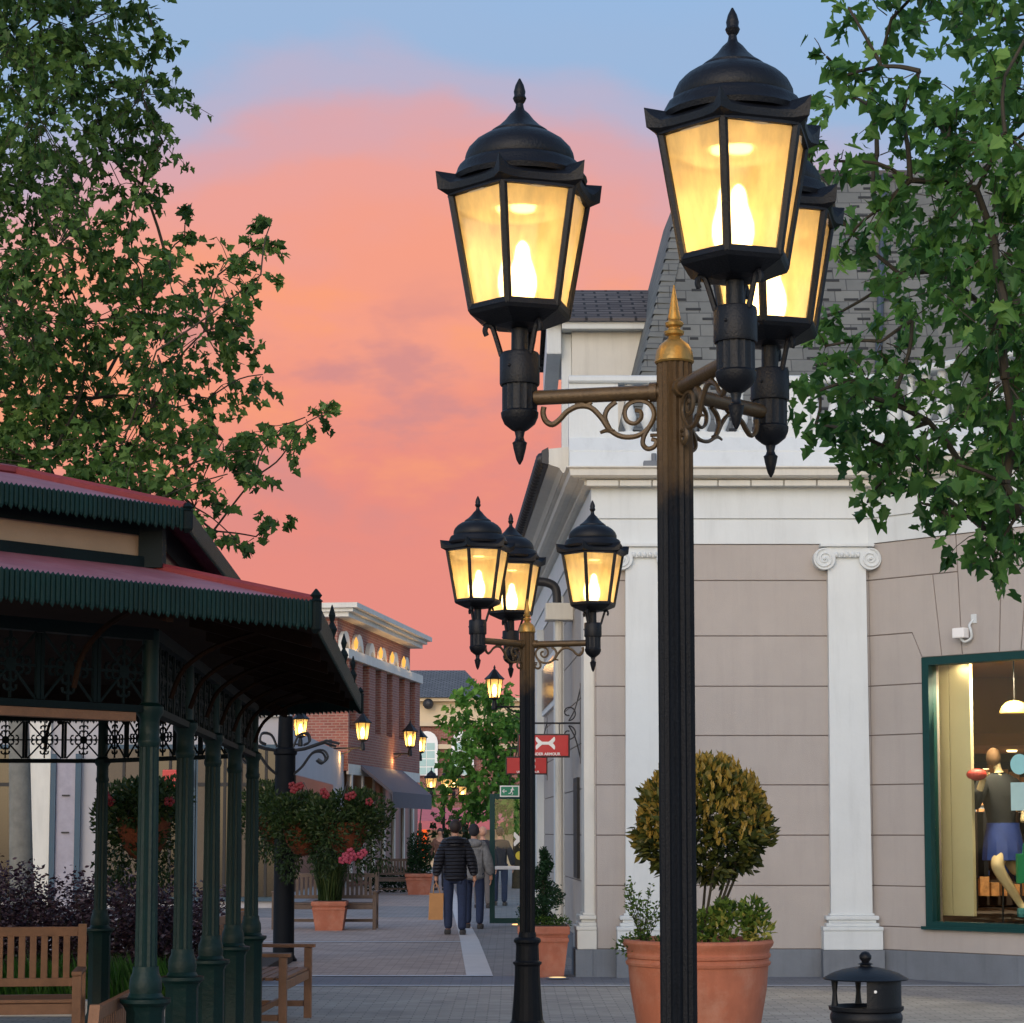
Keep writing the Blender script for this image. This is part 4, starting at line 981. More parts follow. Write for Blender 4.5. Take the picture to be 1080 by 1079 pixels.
for x_ in (380, 406, 418, 430):
    q = Vector((hb(x_, 683).x, 0, hb(380, 681).z))
    f = MB(); f.lathe([(.03, -.2), (.05, -.16), (.07, .0), (.03, .1), (.01, .16)], 8, tuple(BM @ Vector((q.x, -.22, q.z+.1)))); f.build('niche_lamp', emis('niche_glow', (255, 180, 84), 1.3) if 'ng' not in M else M['ng'], bb)
    M['ng'] = bpy.data.materials['niche_glow']
    pl_ = bpy.data.lights.new('niche_light', 'POINT'); pl_.energy = 14; pl_.color = (1, .6, .25); pl_.shadow_soft_size = .15
    po = bpy.data.objects.new('niche_light', pl_); col.objects.link(po); po.location = BM @ Vector((q.x, -.4, q.z-.15)); po.parent = bb
# ground-floor shopfront and awning
b = MB()
for i in range(7):
    x0 = .4 + i*LB/7; b.box(x0, x0+.18, -.36, -.3, .2, 3.3, BM)
b.box(0, LB, -.36, -.3, 3.3, 3.6, BM); b.build('shopfront_frame', M['cream'], bb)
MB().box(.2, LB, -.29, -.25, .2, 3.3, BM).build('shopfront_glass', M['warmwin'], bb)
a0, a1 = hb(380, 840).x, hb(424, 840).x
b = MB()
sec = [(-.36, 3.62), (-.36, 3.5), (-1.3, 2.75), (-1.3, 2.35), (-1.33, 2.35), (-1.33, 2.82)]
vs = [BM @ Vector((a0, o, z)) for o, z in sec] + [BM @ Vector((a1, o, z)) for o, z in sec]; n = len(sec)
b.add(vs, [(i, (i+1) % n, n+(i+1) % n, n+i) for i in range(n)] + [tuple(range(n)), tuple(range(2*n-1, n-1, -1))]); b.build('awning', M['awning'], bb)
bx = P(382, 772, 0) if False else None
for (x_, y_, D_, lab) in ((382.5, 772, 60.5, 'lit lantern on a bracket at the near corner of the brick building'), (432.5, 780, 68, 'lit lantern on a bracket near the far end of the brick wall'), (443, 786, 77, 'small lit lantern just past the far corner of the brick building')):
    q = P(x_, y_, D_); 
    wall_lantern(lab, x_, y_, D_, (-.95, .5), h=1.25 if D_ < 70 else 1.35)
    pl_ = bpy.data.lights.new('lantern_light', 'POINT'); pl_.energy = 30; pl_.color = (1, .55, .2); pl_.shadow_soft_size = .2
    po = bpy.data.objects.new('lantern_light', pl_); col.objects.link(po); po.location = (q.x-.5, q.y-.2, q.z-.75)
    po.parent = [o for o in bpy.data.objects if o.name.startswith('wall_lantern')][-1]; po.location = (-.55, .1, -.7)
wall_lantern('lit lantern seen through the pavilion end behind the hanging baskets', 317, 768, 44, (-.5, 1.0), h=.9)

# ------------------------------------------------------------------ far building closing the street
fb_ = thing('far_building', 'distant cream and brick building with grey hipped roof closing the street', 'building')
DFB = 110.0
def fz(y): return zy(y, DFB)
xa, xb_ = xp(415, 750, DFB), xp(575, 750, DFB)
b = MB(); b.box(xa, xb_, DFB, DFB+8, fz(765), fz(737)); b.build('upper_wall', M['distcream'], fb_)
b = MB(); b.box(xa, xb_, DFB+.1, DFB+8, 0, fz(765)-.002); w_ = b.build('wall', M['brick'], fb_)
b = MB(); b.box(xa, xb_, DFB-.25, DFB-.002, fz(766), fz(761)); b.box(xa, xb_, DFB-.5, DFB-.002, fz(740), fz(736.5)); b.box(xa, xb_, DFB-.15, DFB+.098, fz(790), fz(785)); b.build('stone_band', M['distcream'], fb_)
b = MB(); e0, e1 = xp(434, 737, DFB)-3, xp(505, 737, DFB)+.6; t0, t1 = xp(440, 707, DFB)-3, xp(490, 707, DFB+4)
z0_, z1_ = fz(736.4), zy(707, DFB+5)
b.add([(e0, DFB-.7, z0_), (e1, DFB-.7, z0_), (t1, DFB+5, z1_), (t0, DFB+5, z1_), (e1, DFB+9, z0_), (e0, DFB+9, z0_)], [(0,1,2,3), (1,4,2), (3,2,4,5)]); b.build('roof', M['tile'], fb_)
for x_ in (450, 488):
    c = xp(x_, 800, DFB); f = MB(); f.prism(arch_poly(c, 1.15, fz(818), fz(783), 8), 0, .1, Matrix(((1,0,0,0),(0,0,-1,DFB-.153),(0,1,0,0),(0,0,0,1))))
    fo = f.build('window', M['signwhite'], fb_)
    f = MB()
    for i in range(2):
        for j in range(4): f.box(c-.42+i*.44, c-.02+i*.44, DFB-.275, DFB-.255, fz(817)+j*.42, fz(817)+j*.42+.36)
    f.build('window_pane', M['paleblue'], fo)
f = MB(); f.sphere((xp(452, 743, DFB), DFB-.5, fz(743)), .28, 10, 8); f.build('camera_dome', M['pipeblack'], fb_)
b = MB(); za_, zb2 = zy(852, 100), zy(866, 100)
b.add([(xp(430, 850, 100), 100, za_), (xp(560, 850, 100), 100, za_), (xp(560, 850, 98), 98, zb2), (xp(425, 850, 98), 98, zb2), (xp(560, 850, 98), 98, zb2-.4), (xp(425, 850, 98), 98, zb2-.4)], [(0,1,2,3), (3,2,4,5)]); b.build('long_awning', M['distred'], fb_)
b = MB(); b.box(xp(425, 870, 100), xp(560, 870, 100), 100.2, 109, 0, zy(852, 100)); b.build('shop_unit', M['distcream'], fb_)
for i, x_ in enumerate((436, 444, 488, 497)):
    MB().box(xp(x_, 870, 100), xp(x_+6, 870, 100), 100.1, 100.18, .4, 2.1).build('lit_window', M['orange'] if i < 2 else M['warmwin'], fb_)

# ------------------------------------------------------------------ shops on the left behind the pavilion
ls = thing('left_shops', 'low white shop row with teal door frames behind the pavilion', 'building')
DS = 46.0
def X4(x): return xp(x, 870, DS)
b = MB(); b.box(X4(-260), X4(300), DS, DS+.4, 0, 4.1); b.box(X4(300)-.3, X4(300), DS+.4, DS+19, 0, 3.9); b.box(X4(-260), X4(300)-.302, DS+.402, DS+19, 3.6, 3.85); wl_ = b.build('wall', M['whitewall'], ls)
MB().box(X4(-260)-.1, X4(300)+.1, DS-.12, DS+.5, 4.102, 4.3).build('coping', M['cream'], ls)
MB().box(X4(31), X4(53), DS-.1, DS-.002, 0, 4.0).build('cream_pier', M['cream'], ls)
for (x0, x1) in ((24, 30), (54, 59.5), (80, 86)): MB().box(X4(x0), X4(x1), DS-.16, DS-.102, 0, 3.3).build('door_frame', M['blueframe'], ls)
MB().box(X4(59.5), X4(80), DS-.09, DS-.05, 0, 3.1).build('door', mat('grey_door', (150, 146, 158), .6), ls)
b = MB(); 
for y_ in (839, 878): b.box(X4(66), X4(74), DS-.13, DS-.1, zy(y_, DS)-.015, zy(y_, DS)+.015)
b.build('door_handle', M['dark'], ls)
for i, (x0, x1) in enumerate(((-80, -35), (-30, 20), (112, 150), (156, 204), (209, 228), (231, 244), (247, 262), (268, 294))):
    fo = MB().box(X4(x0)-.06, X4(x1)+.06, DS-.1, DS-.03, .15, 3.5).build('shop_window', M['blueframe'], ls)
    b = MB(); b.box((X4(x0)+X4(x1))/2-.03, (X4(x0)+X4(x1))/2+.03, DS-.16, DS-.131, .25, 3.4); b.box(X4(x0), X4(x1), DS-.155, DS-.131, 2.6, 2.68); b.build('glazing_bar', M['dark'], fo)
    MB().box(X4(x0), X4(x1), DS-.13, DS-.102, .25, 3.4).build('window_pane', M['darkglass'] if i % 2 else M['warmwin'], fo)
MB().bevbox(X4(172), X4(204), DS-.2, DS-.135, zy(830, DS), zy(812, DS), .02).build('shop_sign', M['redsign'], ls)
MB().bevbox(X4(289), X4(299), DS-.3, DS-.2, zy(866, DS), zy(840, DS), .02).build('lit_sign', M['orange'], ls)
MB().box(X4(300)-.0, X4(300)+.04, DS+2, DS+12, .3, 2.9).build('side_window', M['warmwin'], ls)

# ------------------------------------------------------------------ pavilion
s_ = Vector((SX, 1)).normalized(); p_ = Vector((-s_.y, s_.x))
A = Vector((-1.81, 10.65))
def pv(a, b): return A + p_*a + s_*b
c_ = 1.4; LN = 6.4; WD = 2.0
V = [pv(0, 0), pv(0, LN), pv(c_, LN+c_), pv(c_+WD, LN+c_), pv(2*c_+WD, LN), pv(2*c_+WD, 0), pv(c_+WD, -c_), pv(c_, -c_)]   # counter-clockwise seen from above
def offp(V, o):
    out = []; n = len(V)
    for i in range(n):
        e1 = (V[i]-V[i-1]).normalized(); e2 = (V[(i+1) % n]-V[i]).normalized()
        n1 = Vector((e1.y, -e1.x)); n2 = Vector((e2.y, -e2.x)); bis = n1+n2; bis /= bis.dot(n1); out.append(V[i]+bis*o)
    return out
pav_ = thing('pavilion', 'dark green cast-iron pavilion with red two-tier roof and scalloped valances', 'pavilion')
ze_t, ze_b = zy(633, 10.3), zy(664, 10.3); zw_b = zy(600, 10.65); zu_b, zu_t = zy(560, 10.58), zy(536, 10.58)
EO = .83; UO = .17
zcap = zy(752, 10.65); zbeam = zy(676, 10.65)
def ring(b, Va, za, Vb, zb):
    n = len(Va); b.add([(q.x, q.y, za) for q in Va]+[(q.x, q.y, zb) for q in Vb], [(i, (i+1) % n, n+(i+1) % n, n+i) for i in range(n)])
b = MB(); ring(b, offp(V, EO), ze_t-.01, offp(V, .02), zw_b); b.build('lower_roof', M['redroof'], pav_)
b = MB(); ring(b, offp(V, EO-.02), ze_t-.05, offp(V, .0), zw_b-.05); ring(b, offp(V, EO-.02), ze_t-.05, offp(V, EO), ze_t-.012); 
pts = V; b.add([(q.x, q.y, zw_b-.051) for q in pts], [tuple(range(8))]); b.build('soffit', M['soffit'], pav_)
b = MB(); ring(b, offp(V, UO), zu_t-.005, offp(V, -.75), zu_t+.235); ring(b, offp(V, -.75), zu_t+.235, offp(V, -1.6), zu_t+.30); q8 = offp(V, -1.6); b.add([(q.x, q.y, zu_t+.30) for q in q8], [tuple(range(8))])
ur = b.build('upper_roof', M['redroof'], pav_)
def polyline_tube(b, Vp, z, r, up=0):
    n = len(Vp)
    for i in range(n): b.tube([(Vp[i].x, Vp[i].y, z), (Vp[(i+1) % n].x, Vp[(i+1) % n].y, z)], r, 6)
b = MB(); polyline_tube(b, offp(V, -.75), zu_t+.25, .028)
for i in range(8):
    q = offp(V, UO)[i]; q2 = offp(V, -.75)[i]; b.tube([(q.x, q.y, zu_t+.01), (q2.x, q2.y, zu_t+.25)], .024, 6)
    q = offp(V, EO)[i]; q2 = offp(V, .02)[i]; b.tube([(q.x, q.y, ze_t+.005), (q2.x, q2.y, zw_b+.01)], .024, 6)
b.build('roof_ridge', M['redridge'], pav_)
def valance(edge, z0, z1, name='valance', m=None):
    b = MB(); a_, c2 = edge; L = (c2-a_).length; n = max(4, int(L/.026)); t = (c2-a_).normalized(); nn = Vector((t.y, -t.x)); w = L/n
    for i in range(n):
        o = a_ + t*(w*(i+.5)); hw = w*.47; zz = z0 + (0 if i % 2 else .012)
        sec_ = [(-hw, -.004), (-hw*.6, .008), (hw*.6, .008), (hw, -.004)]
        vs = [(o.x+t.x*s0+nn.x*s1, o.y+t.y*s0+nn.y*s1, z) for z in (zz+.012, z1-.006) for s0, s1 in sec_]
        tip = (o.x+nn.x*.004, o.y+nn.y*.004, zz-.006); top = (o.x+nn.x*.004, o.y+nn.y*.004, z1+.006)
        b.add(vs+[tip, top], [(0,1,5,4), (1,2,6,5), (2,3,7,6), (0,8,1), (1,8,2), (2,8,3), (4,5,9), (5,6,9), (6,7,9), (3,0,4,7)])
    bk = [a_-nn*.006, c2-nn*.006]
    b.add([(bk[0].x, bk[0].y, z0+.02), (bk[1].x, bk[1].y, z0+.02), (bk[1].x, bk[1].y, z1-.01), (bk[0].x, bk[0].y, z1-.01)], [(0,1,2,3)])
    return b.build(name, m or M['green'], pav_, uv=False)
Vo = offp(V, EO+.012); Vu = offp(V, UO+.012)
for i in range(8):
    valance((Vo[i], Vo[(i+1) % 8]), ze_b, ze_t); valance((Vu[i], Vu[(i+1) % 8]), zu_b, zu_t)
    for (q, z0, z1) in ((Vo[i], ze_b-.015, ze_t+.06), (Vu[i], zu_b-.01, zu_t+.03)):
        f = MB(); hh = z1-z0; f.lathe([(.012, 0), (.028, .02), (.028, hh*.7), (.035, hh*.72), (.02, hh*.78), (.03, hh*.85), (.004, hh)], 8, (q.x, q.y, z0)); f.build('corner_finial', M['greendk'], pav_)
# spear finials down the long eaves
for k in (1, 2, 3):
    for sg, q in ((0, Vo[0].lerp(Vo[1], k/4)), ):
        MB().lathe([(.012, 0), (.02, .03), (.03, .06), (.01, .1), (.02, .14), (.003, .2)], 8, (q.x, q.y, ze_t-.03)).build('spear_finial', M['greendk'], pav_)
for i in range(8):
    a_, c2 = V[i], V[(i+1) % 8]; L = (c2-a_).length; t = (c2-a_).normalized(); nn = Vector((t.y, -t.x)); n = max(2, int(L/.8))
    for k in range(n):
        o = a_.lerp(c2, (k+.5)/n); z0 = zw_b-.09; z1 = ze_t-.09; q = [o+nn*.04-t*.02, o+nn*.04+t*.02, o+nn*(EO-.05)+t*.02, o+nn*(EO-.05)-t*.02]
        b = MB(); zz = (z0, z0, z1, z1); b.add([(p.x, p.y, zz[m_]) for m_, p in enumerate(q)]+[(p.x, p.y, zz[m_]-.07) for m_, p in enumerate(q)], [(0,1,2,3), (7,6,5,4), (0,4,5,1), (1,5,6,2), (2,6,7,3), (3,7,4,0)])
        pts_ = catmull([(o.x+nn.x*r_, o.y+nn.y*r_, z_) for r_, z_ in ((.05, zcap+.1), (.12, zcap+.26), (.3, zbeam+.02), (.55, zbeam+.10))], 4); b.tube(pts_, .014, 5)
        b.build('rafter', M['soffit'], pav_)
# clerestory band
b = MB(); Vc = offp(V, .0); ring(b, Vc, zw_b-.02, Vc, zw_b+.055); ring(b, Vc, zu_b-.02, Vc, zu_t); ring(b, offp(V, .02), zw_b-.02, offp(V, .02), zw_b+.055); ring(b, offp(V, .02), zw_b+.055, Vc, zw_b+.0551)
for i in range(8):
    q = Vc[i]; b.box(q.x-.06, q.x+.06, q.y-.06, q.y+.06, zw_b, zu_t-.01)
b.build('clerestory_frame', M['greendk'], pav_)
b = MB(); ring(b, offp(V, -.03), zw_b, offp(V, -.03), zu_t-.01); b.build('clerestory_panel', M['tan'], pav_)
# columns
prof = [(.105, 0), (.105, .05), (.09, .07), (.088, .60), (.085, .62)]
f = MB()
f.lathe([(.115, 0), (.115, .06), (.1, .09), (.095, .12), (.095, .74), (.11, .77)], 8, rot=R(22.5))
f.lathe([(.11, .77), (.125, .785), (.125, .803), (.09, .81), (.078, .83), (.082, .86), (.078, .90), (.066, .93), (.064, .96)], 20, cap=False)
col0 = None; f.lathe([(.056, .94), (.049, zcap-.16)], 24, flute=(0, 9, .86), cap=False)
f.lathe([(.050, zcap-.17), (.058, zcap-.15), (.058, zcap-.135), (.051, zcap-.12), (.051, zcap-.03), (.07, zcap), (.07, zcap+.03), (.043, zcap+.05), (.043, zbeam+.05)], 16)
col0 = f.build('column', M['green'], pav_, smooth=True); col0.location = (A.x, A.y, 0)
cols = [pv(0, LN*k/4) for k in range(1, 5)] + [V[i] for i in range(2, 8)] + [pv(2*c_+WD, LN*k/4) for k in (1, 2, 3)]
for q in cols: sub(col0, pav_, (q.x, q.y, 0))
# beams and fretwork
corner_pts = [pv(0, LN*k/4) for k in range(5)] + [V[2], V[3]] + [pv(2*c_+WD, LN*k/4) for k in (4, 3, 2, 1, 0)] + [V[6], V[7]]
b = MB()
for i in range(len(corner_pts)):
    a_, c2 = corner_pts[i], corner_pts[(i+1) % len(corner_pts)]; t = (c2-a_); L = t.length; t.normalize()
    mt = Matrix(((t.x, -t.y, 0, a_.x), (t.y, t.x, 0, a_.y), (0, 0, 1, 0), (0, 0, 0, 1)))
    b.box(0, L, -.03, .03, zcap+.0, zcap+.035, mt); b.box(0, L, -.04, .04, zbeam, zbeam+.06, mt)
b.build('beam', M['greendk'], pav_)
b = MB(); a_, c2 = V[7], V[0]; t = (c2-a_); L = t.length; t.normalize(); mt = Matrix(((t.x, -t.y, 0, a_.x), (t.y, t.x, 0, a_.y), (0, 0, 1, 0), (0, 0, 0, 1)))
b.box(.1, L-.1, -.02, .06, zcap-.045, zcap-.002, mt); b.build('timber_rail', M['wood'], pav_)
H_ = zbeam - (zcap+.035)
f = MB(); s = H_*.97
for (p0, p1) in (((0, 0), (1, 1)), ((0, 1), (1, 0)), ((.5, 0), (.5, 1)), ((0, .5), (1, .5))):
    f.tube([(s*(p0[0]-.5), 0, s*(p0[1]-.5)), (s*(p1[0]-.5), 0, s*(p1[1]-.5))], .0085, 4)
for k in range(4):
    an = k*math.pi/2; ca, sa = math.cos(an), math.sin(an)
    def rt_(x, z): return (ca*x-sa*z, 0, sa*x+ca*z)
    for sg in (1, -1):
        for r0 in (.2, .34):
            f.tube([rt_(s*(r0), 0), rt_(s*(r0+.05), sg*s*.05), rt_(s*(r0+.02), sg*s*.11), rt_(s*(r0-.04), sg*s*.12)], .009, 4)
f.lathe([(s*.06, -.008), (s*.11, -.008), (s*.11, .008), (s*.06, .008)], 12)
for i in range(len(f.v)-48, len(f.v)): v = f.v[i]; f.v[i] = (v[0], v[2], v[1])
f.tube([(-s*.5-.012, 0, -s*.5), (-s*.5-.012, 0, s*.5)], .015, 4); f.tube([(s*.5+.012, 0, -s*.5), (s*.5+.012, 0, s*.5)], .015, 4)
fr0 = f.build('fretwork_panel', M['greendk'], pav_, uv=False); first = True
for i in range(len(corner_pts)):
    a_, c2 = corner_pts[i], corner_pts[(i+1) % len(corner_pts)]; L = (c2-a_).length; n = max(3, round(L/(s+.03)))
    for k in range(n):
        q = a_.lerp(c2, (k+.5)/n); loc = (q.x, q.y, zcap+.035+H_/2); rz = math.atan2((c2-a_).y, (c2-a_).x); scl = ((L/n)/(s+.05), 1, 1)
        if first: fr0.location = loc; fr0.rotation_euler = (0, 0, rz); fr0.scale = scl; first = False
        else: sub(fr0, pav_, loc, rz, scl)

# ------------------------------------------------------------------ benches
def bench(label, loc, rz, L=1.5, group='teak benches', col_=None):
    r = thing('bench', label, 'bench', loc, rz, group); m = col_ or M['wood']
    # local: length along x, facing -y ; seat height .43
    b = MB()
    for i in range(6): b.bevbox(-L/2+.03, L/2-.03, -.26+.085*i, -.26+.085*i+.07, .42, .445, .005)
    b.build('seat', m, r)
    b = MB(); b.bevbox(-L/2+.03, L/2-.03, -.27, -.245, .34, .415, .005); b.bevbox(-L/2+.03, L/2-.03, .24, .265, .34, .415, .005); b.bevbox(-L/2+.03, L/2-.03, -.01, .02, .12, .17, .004); b.build('seat_rail', m, r)
    b = MB(); n = int(L/.085)
    b.bevbox(-L/2+.03, L/2-.03, .285, .325, .86, .93, .006); b.bevbox(-L/2+.03, L/2-.03, .255, .29, .50, .56, .006)
    for i in range(n):
        x = -L/2+.07+(L-.14)*(i+.5)/n; b.bevbox(x-.024, x+.024, .272, .292, .555, .865, .004)
    b.build('backrest', m, r)
    for sx_ in (-1, 1):
        x = sx_*(L/2-.0)
        MB().bevbox(x-.032, x+.032, -.29, -.225, 0, .61, .006).build('leg', m, r)
        b = MB(); vs = []
        b.add([(x-.03, .24, 0), (x+.03, .24, 0), (x+.03, .30, 0), (x-.03, .30, 0), (x-.03, .24, .45), (x+.03, .24, .45), (x+.03, .305, .45), (x-.03, .305, .45), (x-.03, .29, .95), (x+.03, .29, .95), (x+.03, .345, .95), (x-.03, .345, .95)],
              [(3,2,1,0), (8,9,10,11)] + [(o+i, o+(i+1) % 4, o+4+(i+1) % 4, o+4+i) for o in (0, 4) for i in range(4)]); b.build('leg', m, r)
        b = MB(); b.bevbox(x-.036, x+.036, -.32, .29, .612, .642, .008); b.build('armrest', m, r)
        MB().bevbox(x-.02, x+.02, -.22, .235, .1, .15, .004).build('stretcher', m, r)
    return r
bench('light teak bench facing the street beside the pavilion, next to the black basket post', (-2.08, 18.2, 0), R(90)-0.04, 1.5)
bench('brown teak bench in the pavilion before the purple shrubs, leftmost in the photo', (xp(-36, 1000, 15.2), 15.4, 0), R(8), 1.5)
bench('nearest teak bench, only its back rail showing left of the front green column', (-2.22, 10.62, 0), R(90)+.03+math.pi, 1.5).scale = (.87, .87, .87)
DPt = gD(982)
bw = xp(346, 960, DPt)
M['woodgrey'] = mat('weathered_wood', (92, 76, 66), .7, 0, .2, 8)
bench('dark weathered bench left of the square grass planter', (xp(318, 970, DPt+.6), DPt+.7, 0), 0, .9, 'weathered benches by the grass planter', M['woodgrey'])
bench('dark weathered bench right of the square grass planter', (xp(372, 970, DPt+.6), DPt+.7, 0), 0, .75, 'weathered benches by the grass planter', M['woodgrey'])
bench('small far bench beside the terracotta planter under the grey awning', (xp(420, 940, 56), 56.2, 0), 0, 1.1, 'weathered benches by the grass planter', M['woodgrey'])

# ------------------------------------------------------------------ leaves
HALF_A = [(0, 0), (.22, .0), (.17, .2), (.5, .33), (.27, .5), (.24, .66), (0, 1)]
HALF_B = [(0, 0), (0, 1), (-.24, .66), (-.27, .5), (-.5, .33), (-.17, .2), (-.22, .0)]
OV_A = [(0, 0), (.2, .25), (.24, .55), (0, 1)]; OV_B = [(0, 0), (0, 1), (-.24, .55), (-.2, .25)]
class Leaves:
    def __init__(s, r, shape='maple'): s.v = []; s.f = []; s.t = []; s.r = r; s.h = (HALF_A, HALF_B) if shape == 'maple' else (OV_A, OV_B)
    def leaf(s, pos, tip, size, tone):
        r = s.r; t = tip.normalized(); side = t.cross(Vector((r.gauss(0, 1), r.gauss(0, 1), r.gauss(0, 1))))
        if side.length < .05: side = t.orthogonal()
        side.normalize(); nn = side.cross(t); fold = r.uniform(.1, .45)
        for half in s.h:
            n0 = len(s.v)
            for (x, y) in half:
                q = pos + side*(x*size) + t*(y*size) + nn*(abs(x)*fold*size - y*y*.18*size); s.v.append(q[:])
            s.f.append(tuple(range(n0, len(s.v)))); s.t.append(tone)
    def build(s, name, m, parent):
        b = MB(); b.v = s.v; b.f = s.f; me = bpy.data.meshes.new(name); me.from_pydata(s.v, [], s.f); me.materials.append(m)
        at = me.attributes.new('tone', 'FLOAT', 'FACE'); at.data.foreach_set('value', s.t)
        o = bpy.data.objects.new(name, me); col.objects.link(o); o.parent = parent; return o
def rand_sphere(r):
    while True:
        v = Vector((r.uniform(-1, 1), r.uniform(-1, 1), r.uniform(-1, 1)))
        if v.length <= 1: return v
def tree(name, label, cat, base, trunk_r, fork_z, blobs, leaf_size, dens, lm, seed, twig_len=.4, per=9, bark=None, hang=.7, tilt=(0, 0), twig_r=.006):
    r = random.Random(seed)
    root = thing(name, label, cat, base)
    bl = [(Vector(c)-Vector(base), rad) for c, rad in blobs]
    fork = Vector((tilt[0], tilt[1], fork_z)); nodes = [(fork, None)]
    order = sorted(range(len(bl)), key=lambda i: (bl[i][0]-fork).length)
    for i in order:
        c = bl[i][0]; best = min(range(len(nodes)), key=lambda j: (nodes[j][0]-c).length + .35*(nodes[j][0]-fork).length)
        nodes.append((c, best))
    cnt = [1]*len(nodes)
    for j in range(len(nodes)-1, 0, -1): cnt[nodes[j][1]] += cnt[j]
    tr = MB()
    top = fork
    tr.tube([Vector((0, 0, -.05)), Vector((0, 0, .15)), Vector((tilt[0]*.3, tilt[1]*.3, fork_z*.35)), Vector((tilt[0]*.6, tilt[1]*.6, fork_z*.7)), top], trunk_r*1.15, 14, trunk_r*.72)
    tr.build('trunk', bark or M['bark'], root, smooth=True)
    br = MB(); total = cnt[0]
    for j in range(1, len(nodes)):
        p1 = nodes[j][0]; p0 = nodes[nodes[j][1]][0]; ra = trunk_r*.26*(cnt[j]/total)**.6 + .005; dd = p1-p0
        mid = p0.lerp(p1, .5) + Vector((r.uniform(-1, 1), r.uniform(-1, 1), r.uniform(-.2, 1)))*dd.length*.1
        br.tube(catmull([p0, mid, p1], 3), ra*1.15, 6, ra*.8)
    lv = Leaves(r); lt = lv
    for c, rad in bl:
        n = max(3, int(dens*rad*rad/(twig_len*twig_len*.55)))
        for _ in range(n):
            dv = rand_sphere(r)
            if r.random() < .6: dv = dv.normalized()*r.uniform(.65, 1.05)
            q = c + dv*rad
            d0 = (dv + Vector((r.gauss(0, .4), r.gauss(0, .4), r.gauss(.1, .4)))).normalized()
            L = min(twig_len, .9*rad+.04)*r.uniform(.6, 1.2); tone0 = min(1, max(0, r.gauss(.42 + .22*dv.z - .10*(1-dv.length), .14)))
            pth = [q, q + d0*L*.5, q + d0*L + Vector((0, 0, -.18*L))]
            if r.random() < .5: br.tube([c + dv*rad*.3]+pth, twig_r, 3, twig_r*.5, cap=False)
            for k in range(per):
                f = r.uniform(.0, 1.05); pos = q + d0*L*f + Vector((0, 0, -.18*L*f*f)) + rand_sphere(r)*leaf_size*.6
                tip = d0*.5 + Vector((r.gauss(0, .55), r.gauss(0, .55), -hang + r.gauss(0, .35)))
                lv.leaf(pos, tip, leaf_size*r.uniform(.7, 1.25), min(1, max(0, tone0+r.gauss(0, .1))))
    br.build('branch', M['twig'], root)
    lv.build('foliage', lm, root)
    return root
rT = random.Random(11)
def blobs_at(lst, D, spread, mul=1.0):
    out = []
    for (x, y, r_) in lst:
        Dd_ = D + rT.uniform(-spread, spread) ; c = P(x, y, Dd_); out.append((c, r_*Dd_/F*mul))
    return out
left = [(20,40,60),(80,30,45),(120,15,25),(165,42,20),(150,100,40),(100,90,50),(40,120,60),(172,150,18),(110,160,45),(30,200,60),(60,260,50),(95,235,20),(140,270,30),(180,290,30),(150,195,20),(140,225,18),(197,228,10),(195,250,8),(230,290,28),(262,265,14),(287,232,10),(275,290,14),(283,262,8),
        (20,330,60),(90,340,50),(150,330,32),(165,370,30),(215,350,38),(255,345,22),(277,395,14),(30,420,60),(100,420,50),(160,430,40),(220,420,30),(235,465,30),(275,475,22),(300,448,12),(322,440,12),(340,437,8),(305,470,12),(50,490,55),(120,490,50),(185,495,35),(240,500,22),(270,502,12),
        (205,535,24),(225,560,12),(250,570,9),(270,566,9),(292,553,10),(150,535,40),(70,540,50),(-40,80,70),(-60,200,80),(-60,330,80),(-50,450,80),(0,-60,80),(80,-60,60),(-90,0,80),(150,-30,30)]
lb = blobs_at(left, 23, 1.6)
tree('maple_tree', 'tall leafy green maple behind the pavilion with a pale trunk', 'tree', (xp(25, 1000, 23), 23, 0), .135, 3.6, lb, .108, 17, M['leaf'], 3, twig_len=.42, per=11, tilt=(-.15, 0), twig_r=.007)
right = [(895,8,18),(940,20,28),(1000,15,30),(1060,20,45),(872,60,10),(890,80,8),(930,70,20),(970,75,22),(1010,100,30),(1060,80,30),(880,105,14),(915,110,16),(950,125,26),(1000,145,36),(1060,140,42),(852,155,8),(880,170,12),(925,165,18),(960,190,34),(1030,200,46),(862,185,8),(880,225,9),(925,222,12),(990,235,34),(1050,260,50),
         (890,262,8),(950,290,28),(1010,300,44),(1060,320,50),(862,345,16),(880,385,22),(860,385,16),(885,330,8),(930,360,18),(962,338,26),(1035,345,30),(1060,400,45),(865,415,22),(905,415,24),(860,450,12),(940,425,30),(980,445,34),(1045,450,45),(895,455,16),(930,470,22),(965,480,24),(1010,490,34),(1060,510,40),(940,500,12),(915,530,7),(970,530,16),
         (1000,545,16),(1040,560,26),(985,515,20),(1075,540,26),(940,520,12),(905,480,14),(1020,535,24),(870,365,16),(845,420,10),(915,400,20),(950,385,22),(1055,585,12),(1130,100,90),(1140,250,90),(1140,400,90),(1130,520,70),(1100,-40,70),(1000,-40,40)]
rb = blobs_at(right, 9.3, .7)
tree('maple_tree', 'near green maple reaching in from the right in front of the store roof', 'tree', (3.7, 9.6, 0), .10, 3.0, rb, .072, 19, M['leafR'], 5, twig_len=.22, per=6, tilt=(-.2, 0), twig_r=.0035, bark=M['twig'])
far_ = [(505,760,28),(530,745,18),(490,790,20),(520,800,30),(545,790,20),(500,825,25),(535,835,25),(515,850,15),(480,830,8),(550,760,15),(510,735,14),(478,842,8),(540,858,15)]
fb2 = blobs_at(far_, 62, 1.5)
